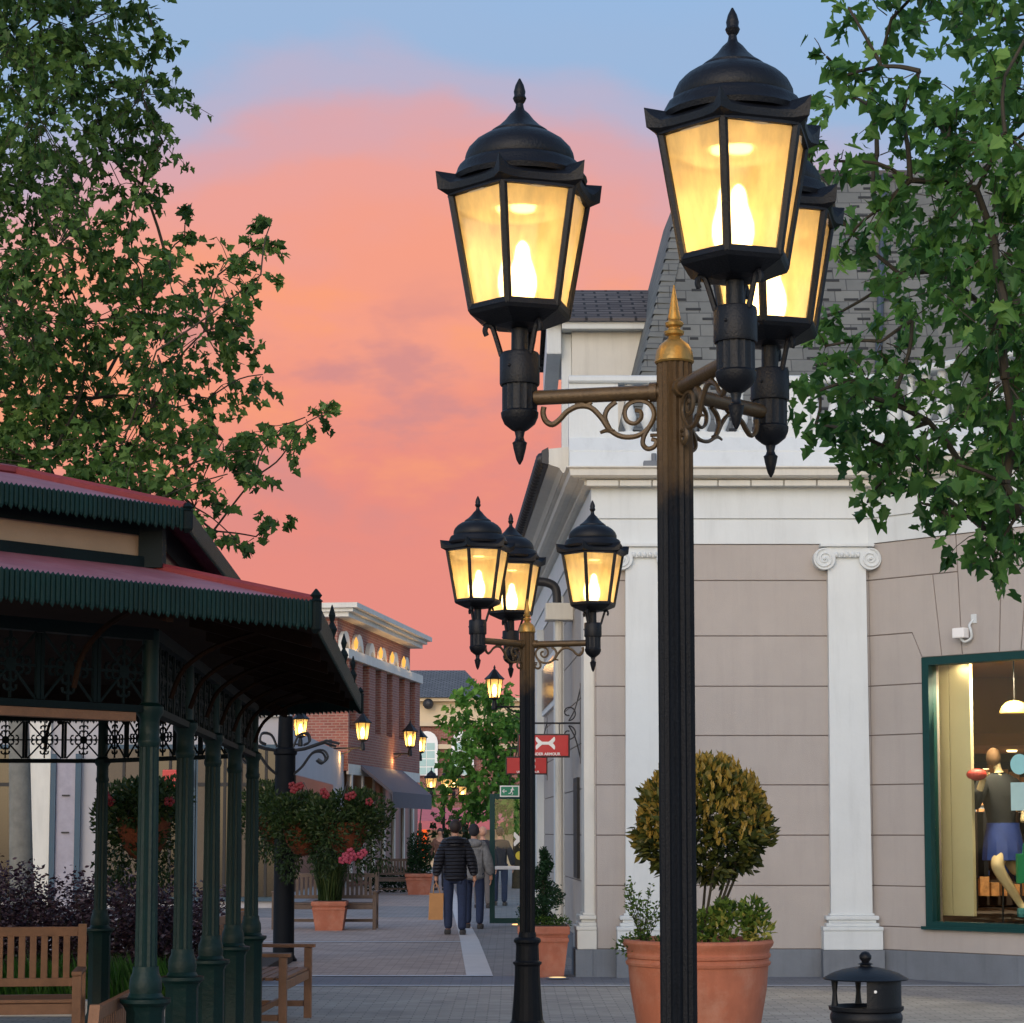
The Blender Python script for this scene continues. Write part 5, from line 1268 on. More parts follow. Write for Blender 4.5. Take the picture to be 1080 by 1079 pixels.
tree('street_tree', 'bright green street tree behind the black lamp post in the side street', 'tree', (xp(546, 900, 62), 62, 0), .16, 2.6, fb2, .2, 14, M['leafF'], 8, twig_len=.6, per=10, bark=M['twig'])
fb3 = blobs_at([(462, 890, 14), (478, 878, 14), (470, 868, 12), (488, 872, 12)], 80, .4)
tree('street_tree', 'small round dark tree behind the shopper under the distant lanterns', 'tree', (xp(474, 900, 80), 80, 0), .1, 1.0, fb3, .2, 1.8, M['basketleaf'], 9, twig_len=.3, per=10, bark=M['twig'])
tree('street_tree', 'small dark green shrub tree behind the far corner of the brick building', 'tree', (xp(443, 880, 90), 90, 0), .1, 2.0, blobs_at([(446, 825, 10), (452, 835, 10), (445, 842, 8)], 90, .4), .3, 1.8, M['leafF'], 10, twig_len=.4, per=10, bark=M['twig'])

# leafy masses for pots and shrubs
def mass(lv, c, rad, n, size, tone=.45, sc_=(1, 1, 1), up=.4, shell=.55):
    r = lv.r
    for _ in range(n):
        dv = rand_sphere(r)
        if r.random() < shell: dv = dv.normalized()*r.uniform(.8, 1.05)
        q = Vector(c) + Vector((dv.x*rad*sc_[0], dv.y*rad*sc_[1], dv.z*rad*sc_[2]))
        tip = dv*.8 + Vector((r.gauss(0, .5), r.gauss(0, .5), up+r.gauss(0, .4)))
        lv.leaf(q, tip, size*r.uniform(.7, 1.3), min(1, max(0, r.gauss(tone, .22))))
# ------------------------------------------------------------------ big round pot with laurel ball
DPb = 14.8
pc = P(736, 990, DPb); R0 = 79*DPb/F
pot = thing('round_planter', 'big round terracotta pot with a golden-green laurel ball behind the near lamp post', 'planter', (pc.x, DPb, 0))
h = pc.z
MB().lathe([(R0*.70, 0), (R0*.72, .02), (R0*.9, h*.62), (R0*.925, h*.80), (R0*.95, h*.805), (R0*.96, h*.825), (R0*.935, h*.84), (R0*.93, h*.855), (R0*.955, h*.865), (R0*.96, h*.885), (R0*.94, h*.90), (R0*.945, h*.925), (R0*.985, h*.95), (R0*1.0, h*.975), (R0*.985, h*.995), (R0*.93, h), (R0*.88, h*.97), (R0*.86, h*.9)], 48, cap=False).build('pot', M['terra'], pot, smooth=True)
MB().lathe([(.0, h*.925), (R0*.9, h*.92), (R0*.9, h*.85)], 24, cap=False).build('soil', M['soil'], pot)
lb_ = thing('laurel_ball', 'clipped yellow-green laurel ball on bare stems in the big round pot', 'shrub', (pc.x+.02, DPb, h*.9))
bc = P(742, 871, DPb) - lb_.location; rb_ = 67*DPb/F
lv = Leaves(random.Random(21), 'oval')
r = lv.r
for _ in range(4300):
    dv = rand_sphere(r).normalized(); bump = 1+.06*math.sin(dv.x*9+dv.z*7)+.05*math.sin(dv.y*11+2)
    rr = rb_*bump*(r.uniform(.86, 1.0) if r.random() < .8 else r.uniform(.5, .86)); q = bc + Vector((dv.x*rr*1.02, dv.y*rr*1.02, dv.z*rr*(1.0 if dv.z > 0 else .86)))
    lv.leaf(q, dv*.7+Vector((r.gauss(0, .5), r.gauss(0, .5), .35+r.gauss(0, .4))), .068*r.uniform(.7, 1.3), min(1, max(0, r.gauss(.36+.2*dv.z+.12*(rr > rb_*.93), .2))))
for _ in range(620):
    dv = rand_sphere(r).normalized(); 
    if dv.z < -.35: continue
    q = bc + dv*rb_*r.uniform(.93, 1.03)
    for k in range(5): lv.leaf(q + Vector((r.gauss(0, .006), r.gauss(0, .006), k*.012)), Vector((r.gauss(0, .25), r.gauss(0, .25), 1)), .052, min(1, r.gauss(.9, .1)))
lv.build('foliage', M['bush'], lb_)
b = MB()
for k in range(9):
    a_ = k*.7; tgt = bc + Vector((math.cos(a_)*rb_*.6, math.sin(a_)*rb_*.6, -rb_*.55)); b.tube(catmull([(.05*math.cos(a_*2), .05*math.sin(a_), 0), (.12*math.cos(a_), .12*math.sin(a_), .22), tgt], 4), .013, 6, .008)
b.build('stem', M['twig'], lb_)
up_ = thing('underplanting', 'low yellow-green leafy plants crowding the rim of the big round pot', 'plant', (pc.x, DPb, h*.9))
lv = Leaves(random.Random(22), 'oval'); 
for (x, y, r_, t) in ((775, 974, 19, .5), (800, 978, 14, .7), (752, 977, 17, .5), (794, 963, 14, .3), (735, 978, 14, .4), (765, 963, 12, .3)):
    c = P(x, y, DPb-.12) - up_.location; mass(lv, c, r_*DPb/F, 200, .05, t)
lv.build('foliage', M['under'], up_)
up2 = thing('sparse_shrub', 'thin grey-green sprig growing from the left rim of the big round pot', 'plant', (pc.x-.38, DPb, h*.9))
lv = Leaves(random.Random(23), 'oval'); b = MB()
for k in range(16):
    a_ = rT.uniform(0, 6.28); tgt = Vector((.26*math.cos(a_)*rT.uniform(.3, 1), .22*math.sin(a_), rT.uniform(.25, .5))); pth = catmull([(0, 0, 0), tgt*.5+Vector((0, 0, .05)), tgt], 4); b.tube(pth, .004, 4, .002)
    for q in pth[2:]:
        for _ in range(4): lv.leaf(q + rand_sphere(rT)*.02, Vector((rT.gauss(0, 1), rT.gauss(0, 1), .4)), .032, rT.uniform(.0, .5))
mass(lv, (-.02, -.05, .04), .13, 260, .03, .1, (1.3, 1, .7))
b.build('stem', M['twig'], up2); lv.build('foliage', M['under'], up2)
# ------------------------------------------------------------------ square pots
def square_pot(label, x0, x1, ytop, ybot, D, name='square_planter', cat='planter', group='square terracotta planters'):
    a_ = P((x0+x1)/2, ytop, D); W = (x1-x0)/2*D/F; H = a_.z
    r = thing(name, label, cat, (a_.x, D+W, 0), 0, group)
    b = MB()
    def frus(w0, z0, w1, z1): b.add([(-w0, -w0, z0), (w0, -w0, z0), (w0, w0, z0), (-w0, w0, z0), (-w1, -w1, z1), (w1, -w1, z1), (w1, w1, z1), (-w1, w1, z1)], [(3,2,1,0), (4,5,6,7)] + [(i, (i+1) % 4, 4+(i+1) % 4, 4+i) for i in range(4)])
    frus(W*.76, 0, W*.92, H*.68); b.bevbox(-W*.96, W*.96, -W*.96, W*.96, H*.67, H*.76, .02); frus(W*.90, H*.755, W*.93, H*.82); b.bevbox(-W, W, -W, W, H*.82, H-.012, .022)
    b.build('pot', M['terra2'], r); MB().box(-W*.9, W*.9, -W*.9, W*.9, H-.02, H-.004).build('soil', M['soil'], r)
    return r, W, H
sp, W, H = square_pot('square terracotta planter by the store corner below the spiral topiary', 546, 601, 976, 1027, 24.0)
spt = thing('spiral_topiary', 'dark green spiral-clipped topiary in the square pot at the store corner', 'shrub', (sp.location.x, sp.location.y, H-.02))
lv = Leaves(random.Random(31), 'oval'); r = lv.r
zt2 = zy(900, 24.2)-H
for i in range(5200):
    t = r.random(); t = t**1.25; z = .03+t*zt2; an = t*4.2*math.pi + 1.2; R1 = .27*(1-t)**.8+.03
    c = Vector((math.cos(an)*R1*.42, math.sin(an)*R1*.42, z)); q = c + rand_sphere(r).normalized()*R1*r.uniform(.55, .78)
    q.z = z + r.gauss(0, .03)
    lv.leaf(q, Vector((r.gauss(0, 1), r.gauss(0, 1), .6)), .034, min(1, max(0, r.gauss(.5, .2))))
lv.build('foliage', M['topiary'], spt); b = MB(); b.tube([(0, 0, 0), (0, 0, zt2*.8)], .02, 8); b.build('stem', M['twig'], spt)
lv = Leaves(random.Random(32), 'oval'); up3 = thing('low_plant', 'low grey heather around the foot of the spiral topiary', 'plant', (sp.location.x, sp.location.y-.05, H-.02))
for k in range(6): mass(lv, (-.22+.09*k, -.1, .04), .07, 90, .03, .15)
lv.build('foliage', M['under'], up3)
def grass_tuft(name, label, loc, rad, h_, n, m, seed, spread=.5):
    r = random.Random(seed); o = thing(name, label, 'plant', loc); v = []; f = []; t = []
    for _ in range(n):
        a_ = r.uniform(0, 6.28); q = Vector((math.cos(a_)*rad*r.random(), math.sin(a_)*rad*r.random(), 0)); a2 = r.uniform(0, 6.28); L = h_*r.uniform(.6, 1.05); lean = r.uniform(0, spread)
        d_ = Vector((math.cos(a2), math.sin(a2), 0)); s1 = Vector((-d_.y, d_.x, 0))*.008
        p1 = q+Vector((0, 0, L*.5))+d_*L*lean*.25; p2 = q+Vector((0, 0, L*(1-.3*lean)))+d_*L*lean*.9
        n0 = len(v); v += [(q-s1)[:], (q+s1)[:], (p1+s1)[:], (p1-s1)[:], p2[:]]; f += [(n0, n0+1, n0+2, n0+3), (n0+3, n0+2, n0+4)]; tt = r.uniform(.1, .9); t += [tt, tt]
    b = MB(); b.v = v; b.f = f; b.build('foliage', m, o, tone=t); return o
sp2, W, H = square_pot('square terracotta planter with tall grass between the two weathered benches', 328, 365, 950, 982, DPt)
grass_tuft('ornamental_grass', 'tall arching green grass in the square pot between the weathered benches', (sp2.location.x, sp2.location.y, H-.02), .2, 1.05, 900, M['basketleaf'], 41, .7)
D5 = gD(944)
sp3, W, H = square_pot('far square terracotta planter with a dark clipped bush, left of the walking shopper', 427, 456, 921, 944, D5)
o = thing('clipped_bush', 'dark green upright bush in the far square planter left of the shopper', 'shrub', (sp3.location.x, sp3.location.y, H-.02)); lv = Leaves(random.Random(43), 'oval')
for k in range(5): mass(lv, (0, 0, .1+.17*k), .3, 500, .07, .4)
lv.build('foliage', M['topiary'], o)
o = thing('low_bush', 'low dark plants at the foot of the wall left of the far planter', 'shrub', (xp(412, 930, 58), 58, 0)); lv = Leaves(random.Random(44), 'oval')
for k in range(5): mass(lv, (-.4+.25*k, 0, .3), .35, 260, .09, .3)
lv.build('foliage', M['topiary'], o)

# ------------------------------------------------------------------ black basket post and hanging baskets
DH = gD(1014)
hx_ = xp(299, 1000, DH)
hp = thing('basket_post', 'thick black post carrying the flower baskets on scroll brackets', 'post', (hx_, DH, 0))
ztop = zy(772, DH)
b = MB(); b.lathe([(.17, 0), (.17, .03), (.15, .05), (.135, .08), (.13, 1.1), (.13, ztop-.3), (.15, ztop-.28), (.15, ztop-.22), (.1, ztop-.2), (.09, ztop+.2)], 16); b.build('post', M['postblack'], hp, smooth=True)
zb_ = zy(792, DH)
for k, a_ in enumerate((R(-25), R(40), R(160), R(215))):
    ca, sa = math.cos(a_), math.sin(a_); b = MB()
    def qq(r_, z): return (r_*ca, r_*sa, z)
    b.tube([qq(.1, zb_), qq(.3, zb_+.03), qq(.6, zb_+.12), qq(.78, zb_+.08)], .018, 6)
    sp_ = [(.12, zb_-.3), (.25, zb_-.2), (.4, zb_-.03), (.55, zb_+.0), (.62, zb_-.08), (.56, zb_-.15), (.48, zb_-.11)]
    b.tube([qq(p.x, p.y) for p in catmull([(x, z, 0) for x, z in sp_], 4)], .016, 6)
    sp_ = [(.12, zb_+.05), (.2, zb_+.2), (.33, zb_+.22), (.36, zb_+.12), (.28, zb_+.08)]
    b.tube([qq(p.x, p.y) for p in catmull([(x, z, 0) for x, z in sp_], 4)], .014, 6)
    b.build('scroll_bracket', M['pipeblack'], hp)
def basket(label, px, py, D, rad, seed, flowers, leaves=1):
    c = P(px, py, D); o = thing('hanging_basket', label, 'hanging basket', c, 0, 'hanging flower baskets')
    MB().lathe([(.02, -.36), (.12, -.33), (.2, -.22), (.25, -.08), (.26, .05), (.22, .05), (.0, .03)], 20).build('coir_basket', M['coir'], o, smooth=True)
    b = MB()
    for k in range(3):
        a_ = k*2.09; b.tube([(.25*math.cos(a_), .25*math.sin(a_), .05), (0, 0, .55)], .005, 4)
    b.build('chain', M['pipeblack'], o)
    lv = Leaves(random.Random(seed), 'oval'); r = lv.r
    for k in range(14):
        a_ = k*.45+r.random(); rr = rad*r.uniform(.45, .8); mass(lv, (math.cos(a_)*rr, math.sin(a_)*rr, r.uniform(-.05, .28)), .2, 260, .06, .5)
        if k % 2: mass(lv, (math.cos(a_)*rr*1.05, math.sin(a_)*rr*1.05, r.uniform(-.45, -.15)), .14, 190, .05, .3, (1, 1, 1.8), up=-.6)
    mass(lv, (0, 0, .2), rad*.5, 500, .06, .5)
    lv.build('foliage', M['basketleaf'], o)
    for nm, mm, lst in flowers:
        for (fx, fz_) in lst:
            b = MB()
            for k in range(5):
                a_ = k*1.2566; b.sphere((fx+.028*math.cos(a_), -rad*.93+r.uniform(-.03, .03), fz_+.028*math.sin(a_)), .024, 8, 5, (1, .5, 1))
            b.build(nm, mm, o)
    return o
basket('full green hanging basket with pink petunias, right side of the black post', 366, 872, DH-.9, .5, 51, (('pink_petunia', M['flower'], [(.02, -.35), (.08, -.3), (.12, -.36), (-.02, -.4), (.2, -.34), (.24, -.31), (.06, -.4)]), ('red_geranium', M['redflower'], [(-.25, .42), (-.22, .38), (.05, .36), (.1, .38), (.3, .3)])))
basket('duller hanging basket with trailing brown-green leaves, just left of the petunia basket', 320, 872, DH-.5, .48, 52, (('red_geranium', M['redflower'], [(-.1, .5), (-.05, .48), (0, .5), (-.08, .45)]),))
basket('shaded back hanging basket half hidden behind the slim pavilion columns', 292, 862, DH+.5, .42, 53, ())
q_ = basket('dark hanging basket under the pavilion between the back columns', 152, 868, 20.4, .42, 54, (('red_geranium', M['redflower'], [(-.3, .25), (-.26, .2), (.3, .2)]),))

# ------------------------------------------------------------------ planting bed on the left
bed = MB(); bed.box(-9, -2.75, 19.2, 27, 0, .12); struct(bed.build('garden_bed', M['soil']))
kb = MB(); kb.bevbox(-9, -2.72, 19.05, 19.19, 0, .14, .01); struct(kb.build('bed_kerb', M['pale']))
shr = [(5, 21.0, 1.35, .75), (60, 21.4, 1.45, .7), (112, 21.2, 1.35, .7), (158, 21.6, 1.3, .65), (196, 22.0, 1.25, .55), (-50, 21.2, 1.4, .8)]
labs = ['purple-leaved shrub at the foot of the pale maple trunk', 'purple-leaved shrub just right of the pale maple trunk', 'purple-leaved shrub behind the slender back column of the pavilion', 'purple-leaved shrub behind the near front green column', 'rightmost purple-leaved shrub, thin between the dark columns', 'purple-leaved shrub farthest left behind the teak bench']
for i, (x, D, hh, rad) in enumerate(shr):
    o = thing('purple_shrub', labs[i], 'shrub', (xp(x, 950, D), D, .1), 0, 'purple-leaved shrubs behind the pavilion'); lv = Leaves(random.Random(60+i), 'oval'); r = lv.r; b = MB()
    for k in range(34):
        a_ = r.uniform(0, 6.28); rr = rad*math.sqrt(r.random()); tip_ = Vector((math.cos(a_)*rr, math.sin(a_)*rr, hh*r.uniform(.45, 1.0)*(1-.25*rr/rad))); pth = catmull([(tip_.x*.15, tip_.y*.15, 0), tip_*.55, tip_], 4); b.tube(pth, .008, 4, .003)
        for q in pth[2:]:
            for _ in range(15): lv.leaf(Vector(q)+rand_sphere(r)*.13, Vector((r.gauss(0, 1), r.gauss(0, 1), .3)), .055, min(1, max(0, r.gauss(.35, .28))))
    b.build('stem', M['twig'], o); lv.build('foliage', M['purple'], o)
r = random.Random(77); v = []; f = []; t = []
for _ in range(9000):
    x = r.uniform(-6.5, -2.9); y = r.uniform(19.3, 20.5); L = r.uniform(.12, .42)*(1 if r.random() < .4 else .6); a_ = r.uniform(0, 6.28); dx, dy = math.cos(a_)*.35*L, math.sin(a_)*.35*L
    n0 = len(v); v += [(x-.006, y, .1), (x+.006, y, .1), (x+dx*.5+.004, y+dy*.5, .1+L*.6), (x+dx, y+dy, .1+L)]; f.append((n0, n0+1, n0+2, n0+3)); t.append(r.random())
b = MB(); b.v = v; b.f = f; gr = b.build('grass', M['grassm'], None, tone=t); stuff(gr); gr['label'] = 'bright green ground grass at the front of the planting bed'; gr['category'] = 'grass'

# ------------------------------------------------------------------ litter bin
DBn = 12.0; bx_ = xp(913, 1030, DBn)
bn = thing('litter_bin', 'black cast metal litter bin with domed lid and open side, bottom right', 'litter bin', (bx_, DBn, 0))
rim = zy(1033, DBn); dome = zy(1021, DBn); rB = .232
MB().lathe([(rB, rim), (rB+.004, rim+.006), (rB*.93, rim+.018), (rB*.8, rim+.035), (rB*.55, rim+.055), (rB*.28, rim+.068), (.03, rim+.073), (.03, rim+.08), (.045, rim+.085), (.02, rim+.095), (.022, rim+.1), (.033, rim+.115), (.034, rim+.13), (.022, rim+.148), (.008, rim+.155)], 40).build('lid', M['lidm'] if 'lidm' in M else M['black'], bn, smooth=True)
zm = zy(1061, DBn)
MB().lathe([(.17, 0), (.175, .05), (.165, .07), (.19, .3), (.19, zm-.10), (.2, zm-.07), (.2, zm-.05), (.19, zm-.03), (.205, zm-.02), (.208, zm-.0), (.19, zm), (.17, zm-.02), (.165, zm-.3)], 32, cap=False).build('body', M['black'], bn, smooth=True)
b = MB(); n = 20; vs = []
a0_, a1_ = R(-98), R(10)
for i in range(n+1):
    a_ = a0_ + (a1_-a0_)*i/n
    for rr, z in ((.195, zm), (.195, rim-.002), (.183, rim-.002), (.183, zm)): vs.append((rr*math.cos(a_), rr*math.sin(a_), z))
b.add(vs, [(i*4+k, (i+1)*4+k, (i+1)*4+(k+1) % 4, i*4+(k+1) % 4) for i in range(n) for k in range(4)] + [(0,1,2,3), (n*4, n*4+3, n*4+2, n*4+1)]); b.build('side_panel', M['black'], bn, smooth=True)
for a_ in (R(176), R(95)): MB().lathe([(.02, zm), (.016, zm+.03), (.013, (zm+rim)/2), (.018, rim-.02), (.022, rim)], 10, (.172*math.cos(a_), .172*math.sin(a_), 0)).build('lid_support', M['black'], bn)

b = MB(); b.sphere((.195*math.cos(R(-84)), .195*math.sin(R(-84))-.003, rim-.055), .009, 8, 6, (1, .5, 1)); b.build('lock', M['signwhite'], bn)

# recessed ground light
q = P(588, 1033, gD(1033)); gl = thing('ground_light', 'round lit uplight set in the paving by the square pot', 'light', (q.x, q.y, .013))
MB().lathe([(.13, 0), (.13, .008), (.1, .012), (.1, .006), (0, .006)], 24).build('light_ring', M['plinth'], gl); MB().lathe([(.0, .0095), (.098, .0095)], 24, cap=False).build('light_lens', emis('uplight_lens', (255, 214, 150), 1.6), gl)
q = P(546, 976, 30); pl_ = bpy.data.lights.new('uplight', 'SPOT'); pl_.energy = 160; pl_.color = (1, .66, .34); pl_.spot_size = R(24); pl_.spot_blend = 1; pl_.shadow_soft_size = .05
po = bpy.data.objects.new('uplight', pl_); col.objects.link(po); po.parent = gl; po.location = (0, 0, .03); po.rotation_euler = Vector((.045, .085, 1)).to_track_quat('-Z', 'Y').to_euler()
gl = thing('ground_light', 'tiny lit uplight in the paving at the foot of the glass door', 'light', (xp(546, 976, gD(976)), gD(976), .013)); MB().lathe([(.1, 0), (.1, .008), (.08, .012), (.0, .012)], 16).build('light_lens', emis('uplight_lens2', (255, 190, 120), 2.5), gl)

# ------------------------------------------------------------------ people
def skin_mesh(name, joints, edges, root=0, lvl=2):
    me = bpy.data.meshes.new(name); me.from_pydata([j[:3] for j in joints], edges, []); ob = bpy.data.objects.new(name, me); col.objects.link(ob)
    md = ob.modifiers.new('s', 'SKIN'); md.use_smooth_shade = True
    for i, j in enumerate(joints):
        sv = me.skin_vertices[0].data[i]; rr = j[3]; sv.radius = (rr, j[4] if len(j) > 4 else rr); sv.use_root = (i == root)
    ms = ob.modifiers.new('u', 'SUBSURF'); ms.levels = lvl; ms.render_levels = lvl
    bpy.context.view_layer.update()
    out = bpy.data.meshes.new_from_object(ob.evaluated_get(bpy.context.evaluated_depsgraph_get())); bpy.data.objects.remove(ob)
    return out
def put(me, name, m, parent):
    me.name = name; me.materials.clear(); me.materials.append(m); o = bpy.data.objects.new(name, me); col.objects.link(o); o.parent = parent
    me.polygons.foreach_set('use_smooth', [True]*len(me.polygons)); return o
def person(label, loc, rz, H=1.76, top=None, legs=None, hair=None, stride=.14, arms=((-.3, .02), (.3, -.02)), hood=False, puffy=1.0, cap=False, hem=.0, bulk=1.0):
    s = H/1.76; o = thing('person', label, 'person', loc, rz, None)
    lf = (-.10, stride, 0); rf = (.11, -stride, 0)   # +y forward
    (lhx, lhy), (rhx, rhy) = arms
    J = [(0, 0, .95, .125, .105), (0, .0, 1.15, .12, .10), (0, .01, 1.38, .15, .10), (0, .02, 1.50, .055), (0, .03, 1.58, .05), (0, .04, 1.64, .08, .09), (0, .04, 1.72, .07, .08),
         (-.1, 0, .88, .085), (-.11, stride*.6, .50, .06), (-.11, stride*.75-.02, .08, .042), (-.12, stride+.05, .035, .035), (.1, 0, .88, .085), (.11, -stride*.1, .50, .06), (.11, -stride-.02, .12, .042), (.12, -stride+.08, .035, .035),
         (-.155, 0, 1.41, .052), (lhx*.85, -.04, 1.14, .042), (lhx, lhy+.03, .90, .03), (lhx, lhy+.05, .82, .035), (.155, 0, 1.41, .052), (rhx*.85, -.04, 1.14, .042), (rhx, rhy+.03, .90, .03), (rhx, rhy+.05, .82, .035)]
    E = [(0,1), (1,2), (2,3), (3,4), (4,5), (5,6), (0,7), (7,8), (8,9), (9,10), (0,11), (11,12), (12,13), (13,14), (2,15), (15,16), (16,17), (17,18), (2,19), (19,20), (20,21), (21,22)]
    J = [tuple(v*s for v in j) for j in J]
    put(skin_mesh('b', J, E), 'body', M['skin'], o)
    g_ = 1.28*puffy
    T = [J[0][:3]+(J[0][3]*g_*1.12, J[0][4]*g_*1.15), J[1][:3]+(J[1][3]*g_*1.15*bulk, J[1][4]*g_*1.25), J[2][:3]+(J[2][3]*g_, J[2][4]*g_*1.15), (0, .0, 1.50*s, .085*s)] + [J[15][:3]+(.066*g_*s,), J[16][:3]+(.066*g_*s,), J[17][:3]+(.048*g_*s,), J[19][:3]+(.066*g_*s,), J[20][:3]+(.066*g_*s,), J[21][:3]+(.048*g_*s,), (0, .0, (.80+hem)*s, .158*g_*s, .15*g_*s)]
    put(skin_mesh('t', T, [(0,1), (1,2), (2,3), (2,4), (4,5), (5,6), (2,7), (7,8), (8,9), (0,10)], 1), 'jacket', top, o)
    L = [(0, 0, .90*s, .115*s, .10*s)] + [J[7][:3]+(.105*s,), J[8][:3]+(.078*s,), (J[9][0], J[9][1], .07*s, .07*s), J[11][:3]+(.105*s,), J[12][:3]+(.078*s,), (J[13][0], J[13][1], .07*s, .07*s)]
    put(skin_mesh('l', L, [(0,1), (1,2), (2,3), (0,4), (4,5), (5,6)]), 'trousers', legs, o)
    for q, up in ((J[10], J[9]), (J[14], J[13])):
        b = MB(); b.bevbox(q[0]-.05*s, q[0]+.05*s, q[1]-.17*s, q[1]+.10*s, .002, .085*s, .03*s); b.build('shoe', M['shoe'], o, smooth=True)
    b = MB(); hz = 1.675*s
    b.sphere((0, .01*s, hz), .1*s, 16, 12, (.92, 1.0, 1.12)); b.build('cap' if cap else 'hair', hair or M['hair'], o, smooth=True)
    b = MB()
    for sx_ in (-1, 1): b.sphere((sx_*.088*s, .045*s, 1.645*s), .022*s, 8, 6, (.5, .8, 1.3))
    b.build('ear', M['skin'], o)
    if hood:
        b = MB(); b.sphere((0, -.10*s, 1.45*s), .13*s, 16, 10, (1.15, .55, .62)); b.build('hood', top, o, smooth=True)
    # fingers
    for hnd, sg in ((J[18], -1), (J[22], 1)):
        b = MB()
        for k in range(4): b.tube([(hnd[0]+sg*0, hnd[1]-.03*s+.018*s*k, hnd[2]), (hnd[0]-sg*.006, hnd[1]-.03*s+.018*s*k, hnd[2]-.05*s), (hnd[0]-sg*.02, hnd[1]-.03*s+.018*s*k, hnd[2]-.085*s+.004*abs(k-1.5))], .009*s, 6)
        b.tube([(hnd[0], hnd[1]+.03*s, hnd[2]+.02), (hnd[0]-sg*.01, hnd[1]+.05*s, hnd[2]-.03*s)], .010*s, 6); b.build('hand', M['skin'], o)
    return o
Dp = gD(986)
q = Vector((xp(480, 980, Dp), Dp, 0))
M['pufferq'] = M['puffer']
pA = person('person in a black hooded puffer jacket and jeans walking away with a paper bag', q, 0, 1.80, M['puffer'], M['denim'], M['hair'], .12, ((-.30, .04), (.30, .0)), True, 1.12)
bg_ = thing('paper_bag', 'brown kraft paper carrier bag hanging from the left hand of the puffer-jacket walker', 'bag', (q.x-.31, q.y+.05, .235))
b = MB(); b.add([(-.115, -.05, 0), (.115, -.05, 0), (.115, .05, 0), (-.115, .05, 0), (-.10, -.045, .42), (.125, -.045, .42), (.125, .045, .42), (-.10, .045, .42)], [(3,2,1,0), (0,1,5,4), (1,2,6,5), (2,3,7,6), (3,0,4,7)]); b.build('bag_body', M['paper'], bg_)
b = MB()
for yy in (-.045, .045): b.tube(catmull([(-.04, yy, .41), (-.03, yy*.5, .53), (.0, 0, .575), (.04, yy*.5, .53), (.07, yy, .41)], 4), .006, 5)
b.build('handle', M['paper'], bg_)
Dp2 = gD(981)
person('person in a grey patterned jacket and dark cap walking beside the puffer-jacket shopper', (xp(499, 975, Dp2), Dp2+.5, 0), R(-4), 1.74, M['greyjacket'], M['denim'], M['darkcloth'], .1, ((-.28, .0), (.29, .02)), True, 1.15, True)
Dp3 = 46
person('bald person in dark clothes walking away just right of the grey-jacketed walker', (xp(509, 950, Dp3), Dp3, 0), R(5), 1.72, M['darkcloth'], mat('grey_trousers', (96, 90, 88), .85), M['skin'], .1)
person('person in dark top and jeans seen through the open glass door', (xp(527, 945, 47), 47.5, 0), R(-5), 1.72, M['darkcloth'], M['denim'], M['hair'], .08)
person('person in a brown jacket facing the camera, left of the puffer-jacket shopper', (xp(464, 940, 60), 60, 0), R(178), 1.72, M['browncloth'], M['darkcloth'], M['hair'], .05)

# ------------------------------------------------------------------ mannequin in the window
Dm = 24.3
def MP(x, y, D=Dm): return P(x, y, D)
mroot = MP(1060, 972)
mn = thing('mannequin', 'running mannequin in charcoal top and navy skirt inside the shop window', 'mannequin', mroot)
def mj(x, y, r_, dy=0): 
    p = MP(x, y) - mroot; return (p.x, p.y+dy, p.z, r_)
J = [mj(1058, 880, .12), mj(1055, 855, .10), mj(1054, 828, .13), mj(1053, 815, .05), mj(1052, 809, .045), mj(1049, 803, .065), mj(1047, 797, .05),
     mj(1054, 898, .10, -.08), mj(1048, 914, .082, -.15), mj(1062, 934, .062, -.1), mj(1076, 955, .04, -.05), mj(1084, 963, .035, -.14),
     mj(1064, 900, .09, .1), mj(1075, 920, .07, .15), mj(1092, 915, .05, .3), mj(1104, 905, .035, .4),
     mj(1036, 824, .06, -.08), mj(1022, 852, .048, -.2), mj(1028, 832, .04, -.3), mj(1031, 819, .035, -.34),
     mj(1070, 826, .055, .05), mj(1084, 848, .045, .1), mj(1078, 868, .035, -.02)]
E = [(0,1), (1,2), (2,3), (3,4), (4,5), (5,6), (0,7), (7,8), (8,9), (9,10), (10,11), (0,12), (12,13), (13,14), (14,15), (2,16), (16,17), (17,18), (18,19), (2,20), (20,21), (21,22)]
put(skin_mesh('m', J, E), 'body', M['mannequin'], mn)
T = [J[i][:3]+(J[i][3]*k,) for i, k in ((0, 1.5), (1, 1.65), (2, 1.75), (16, 1.6), (17, 1.6), (18, 1.6), (20, 1.6), (21, 1.6), (3, 1.7))]
put(skin_mesh('mt', T, [(0,1), (1,2), (2,3), (3,4), (4,5), (2,6), (6,7), (2,8)], 1), 'running_top', M['charcoal'], mn)
q0 = Vector(J[0][:3]); b = MB(); b.lathe([(.185, .09), (.19, .03), (.22, -.08), (.235, -.2), (.245, -.33), (.23, -.335), (.17, -.1)], 24, tuple(q0+Vector((0, 0, .04))), cap=False, sy=.85, flute=(-5, -.05, .93)); b.build('skirt', M['navy'], mn, smooth=True)
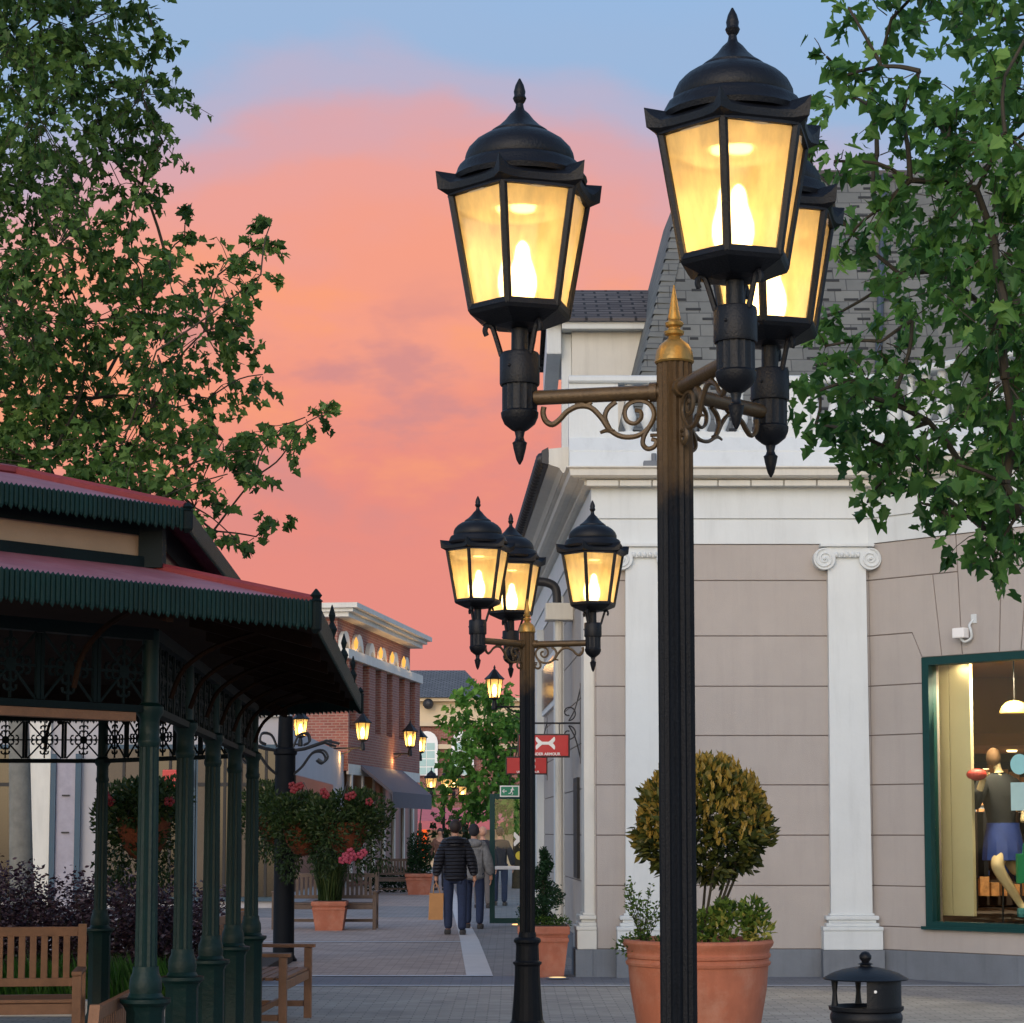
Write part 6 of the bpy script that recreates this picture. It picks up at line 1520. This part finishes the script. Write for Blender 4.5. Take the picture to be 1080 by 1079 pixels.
q0 = (Vector(J[5][:3])+Vector(J[6][:3]))/2; MB().sphere(tuple(q0+Vector((0, .01, .01))), .095, 16, 12, (.9, 1, 1.2)).build('hair', mat('mannequin_hair', (104, 74, 46), .8), mn, smooth=True)
q0 = Vector(J[11][:3]); b = MB(); b.bevbox(q0.x-.15, q0.x+.09, q0.y-.06, q0.y+.05, q0.z-.045, q0.z+.06, .03); b.build('shoe', mat('teal_shoe', (60, 130, 136), .5), mn, smooth=True)
q0 = Vector(J[19][:3]); b = MB()
for k in range(4): b.tube([q0+Vector((-.02+.016*k, 0, 0)), q0+Vector((-.02+.016*k, -.02, .05)), q0+Vector((-.015+.016*k, -.05, .075))], .009, 6)
b.tube([q0+Vector((.03, 0, -.01)), q0+Vector((.055, -.02, .03))], .01, 6); b.build('hand', M['mannequin'], mn)
q0 = MP(1030, 817, Dm-.42); b = MB(); b.sphere(tuple(q0), .085, 16, 12, (1.35, .9, .8)); tag(b.build('rugby_ball', mat('red_ball', (170, 50, 40), .5)), 'red oval ball held up by the mannequin in the shop window', 'ball')
q0 = MP(1084, 916, 23.55); bgn = thing('shopping_bag', 'green carrier bag at the right edge of the shop window', 'bag', q0)
b = MB(); b.bevbox(-.12, .14, -.05, .05, -.16, .16, .006); b.build('bag_body', M['bagreen'], bgn)
b = MB(); b.tube(catmull([(-.05, 0, .155), (-.03, 0, .28), (.05, 0, .28), (.07, 0, .155)], 4), .007, 6); b.build('handle', M['bagreen'], bgn)
b = MB()
q1 = CH.inverted() @ q0; zst = WZ0+.02
b = MB(); b.bevbox(-.0, .17, -.08, .08, zst-q0.z, -.162, .01); b.build('display_block', M['intdark'], bgn)
q1 = Vector(J[15][:3]) + mroot
b = MB(); b.tube([(.0, .1, WZ0+.02-mroot.z), (.0, .1, -.02), q0*0+Vector(J[0][:3])], .012, 6); b.lathe([(.18, WZ0+.02-mroot.z), (.18, WZ0+.035-mroot.z)], 20, (0, .1, 0)); b.build('stand', M['dark'], mn)

bpy.context.view_layer.update()
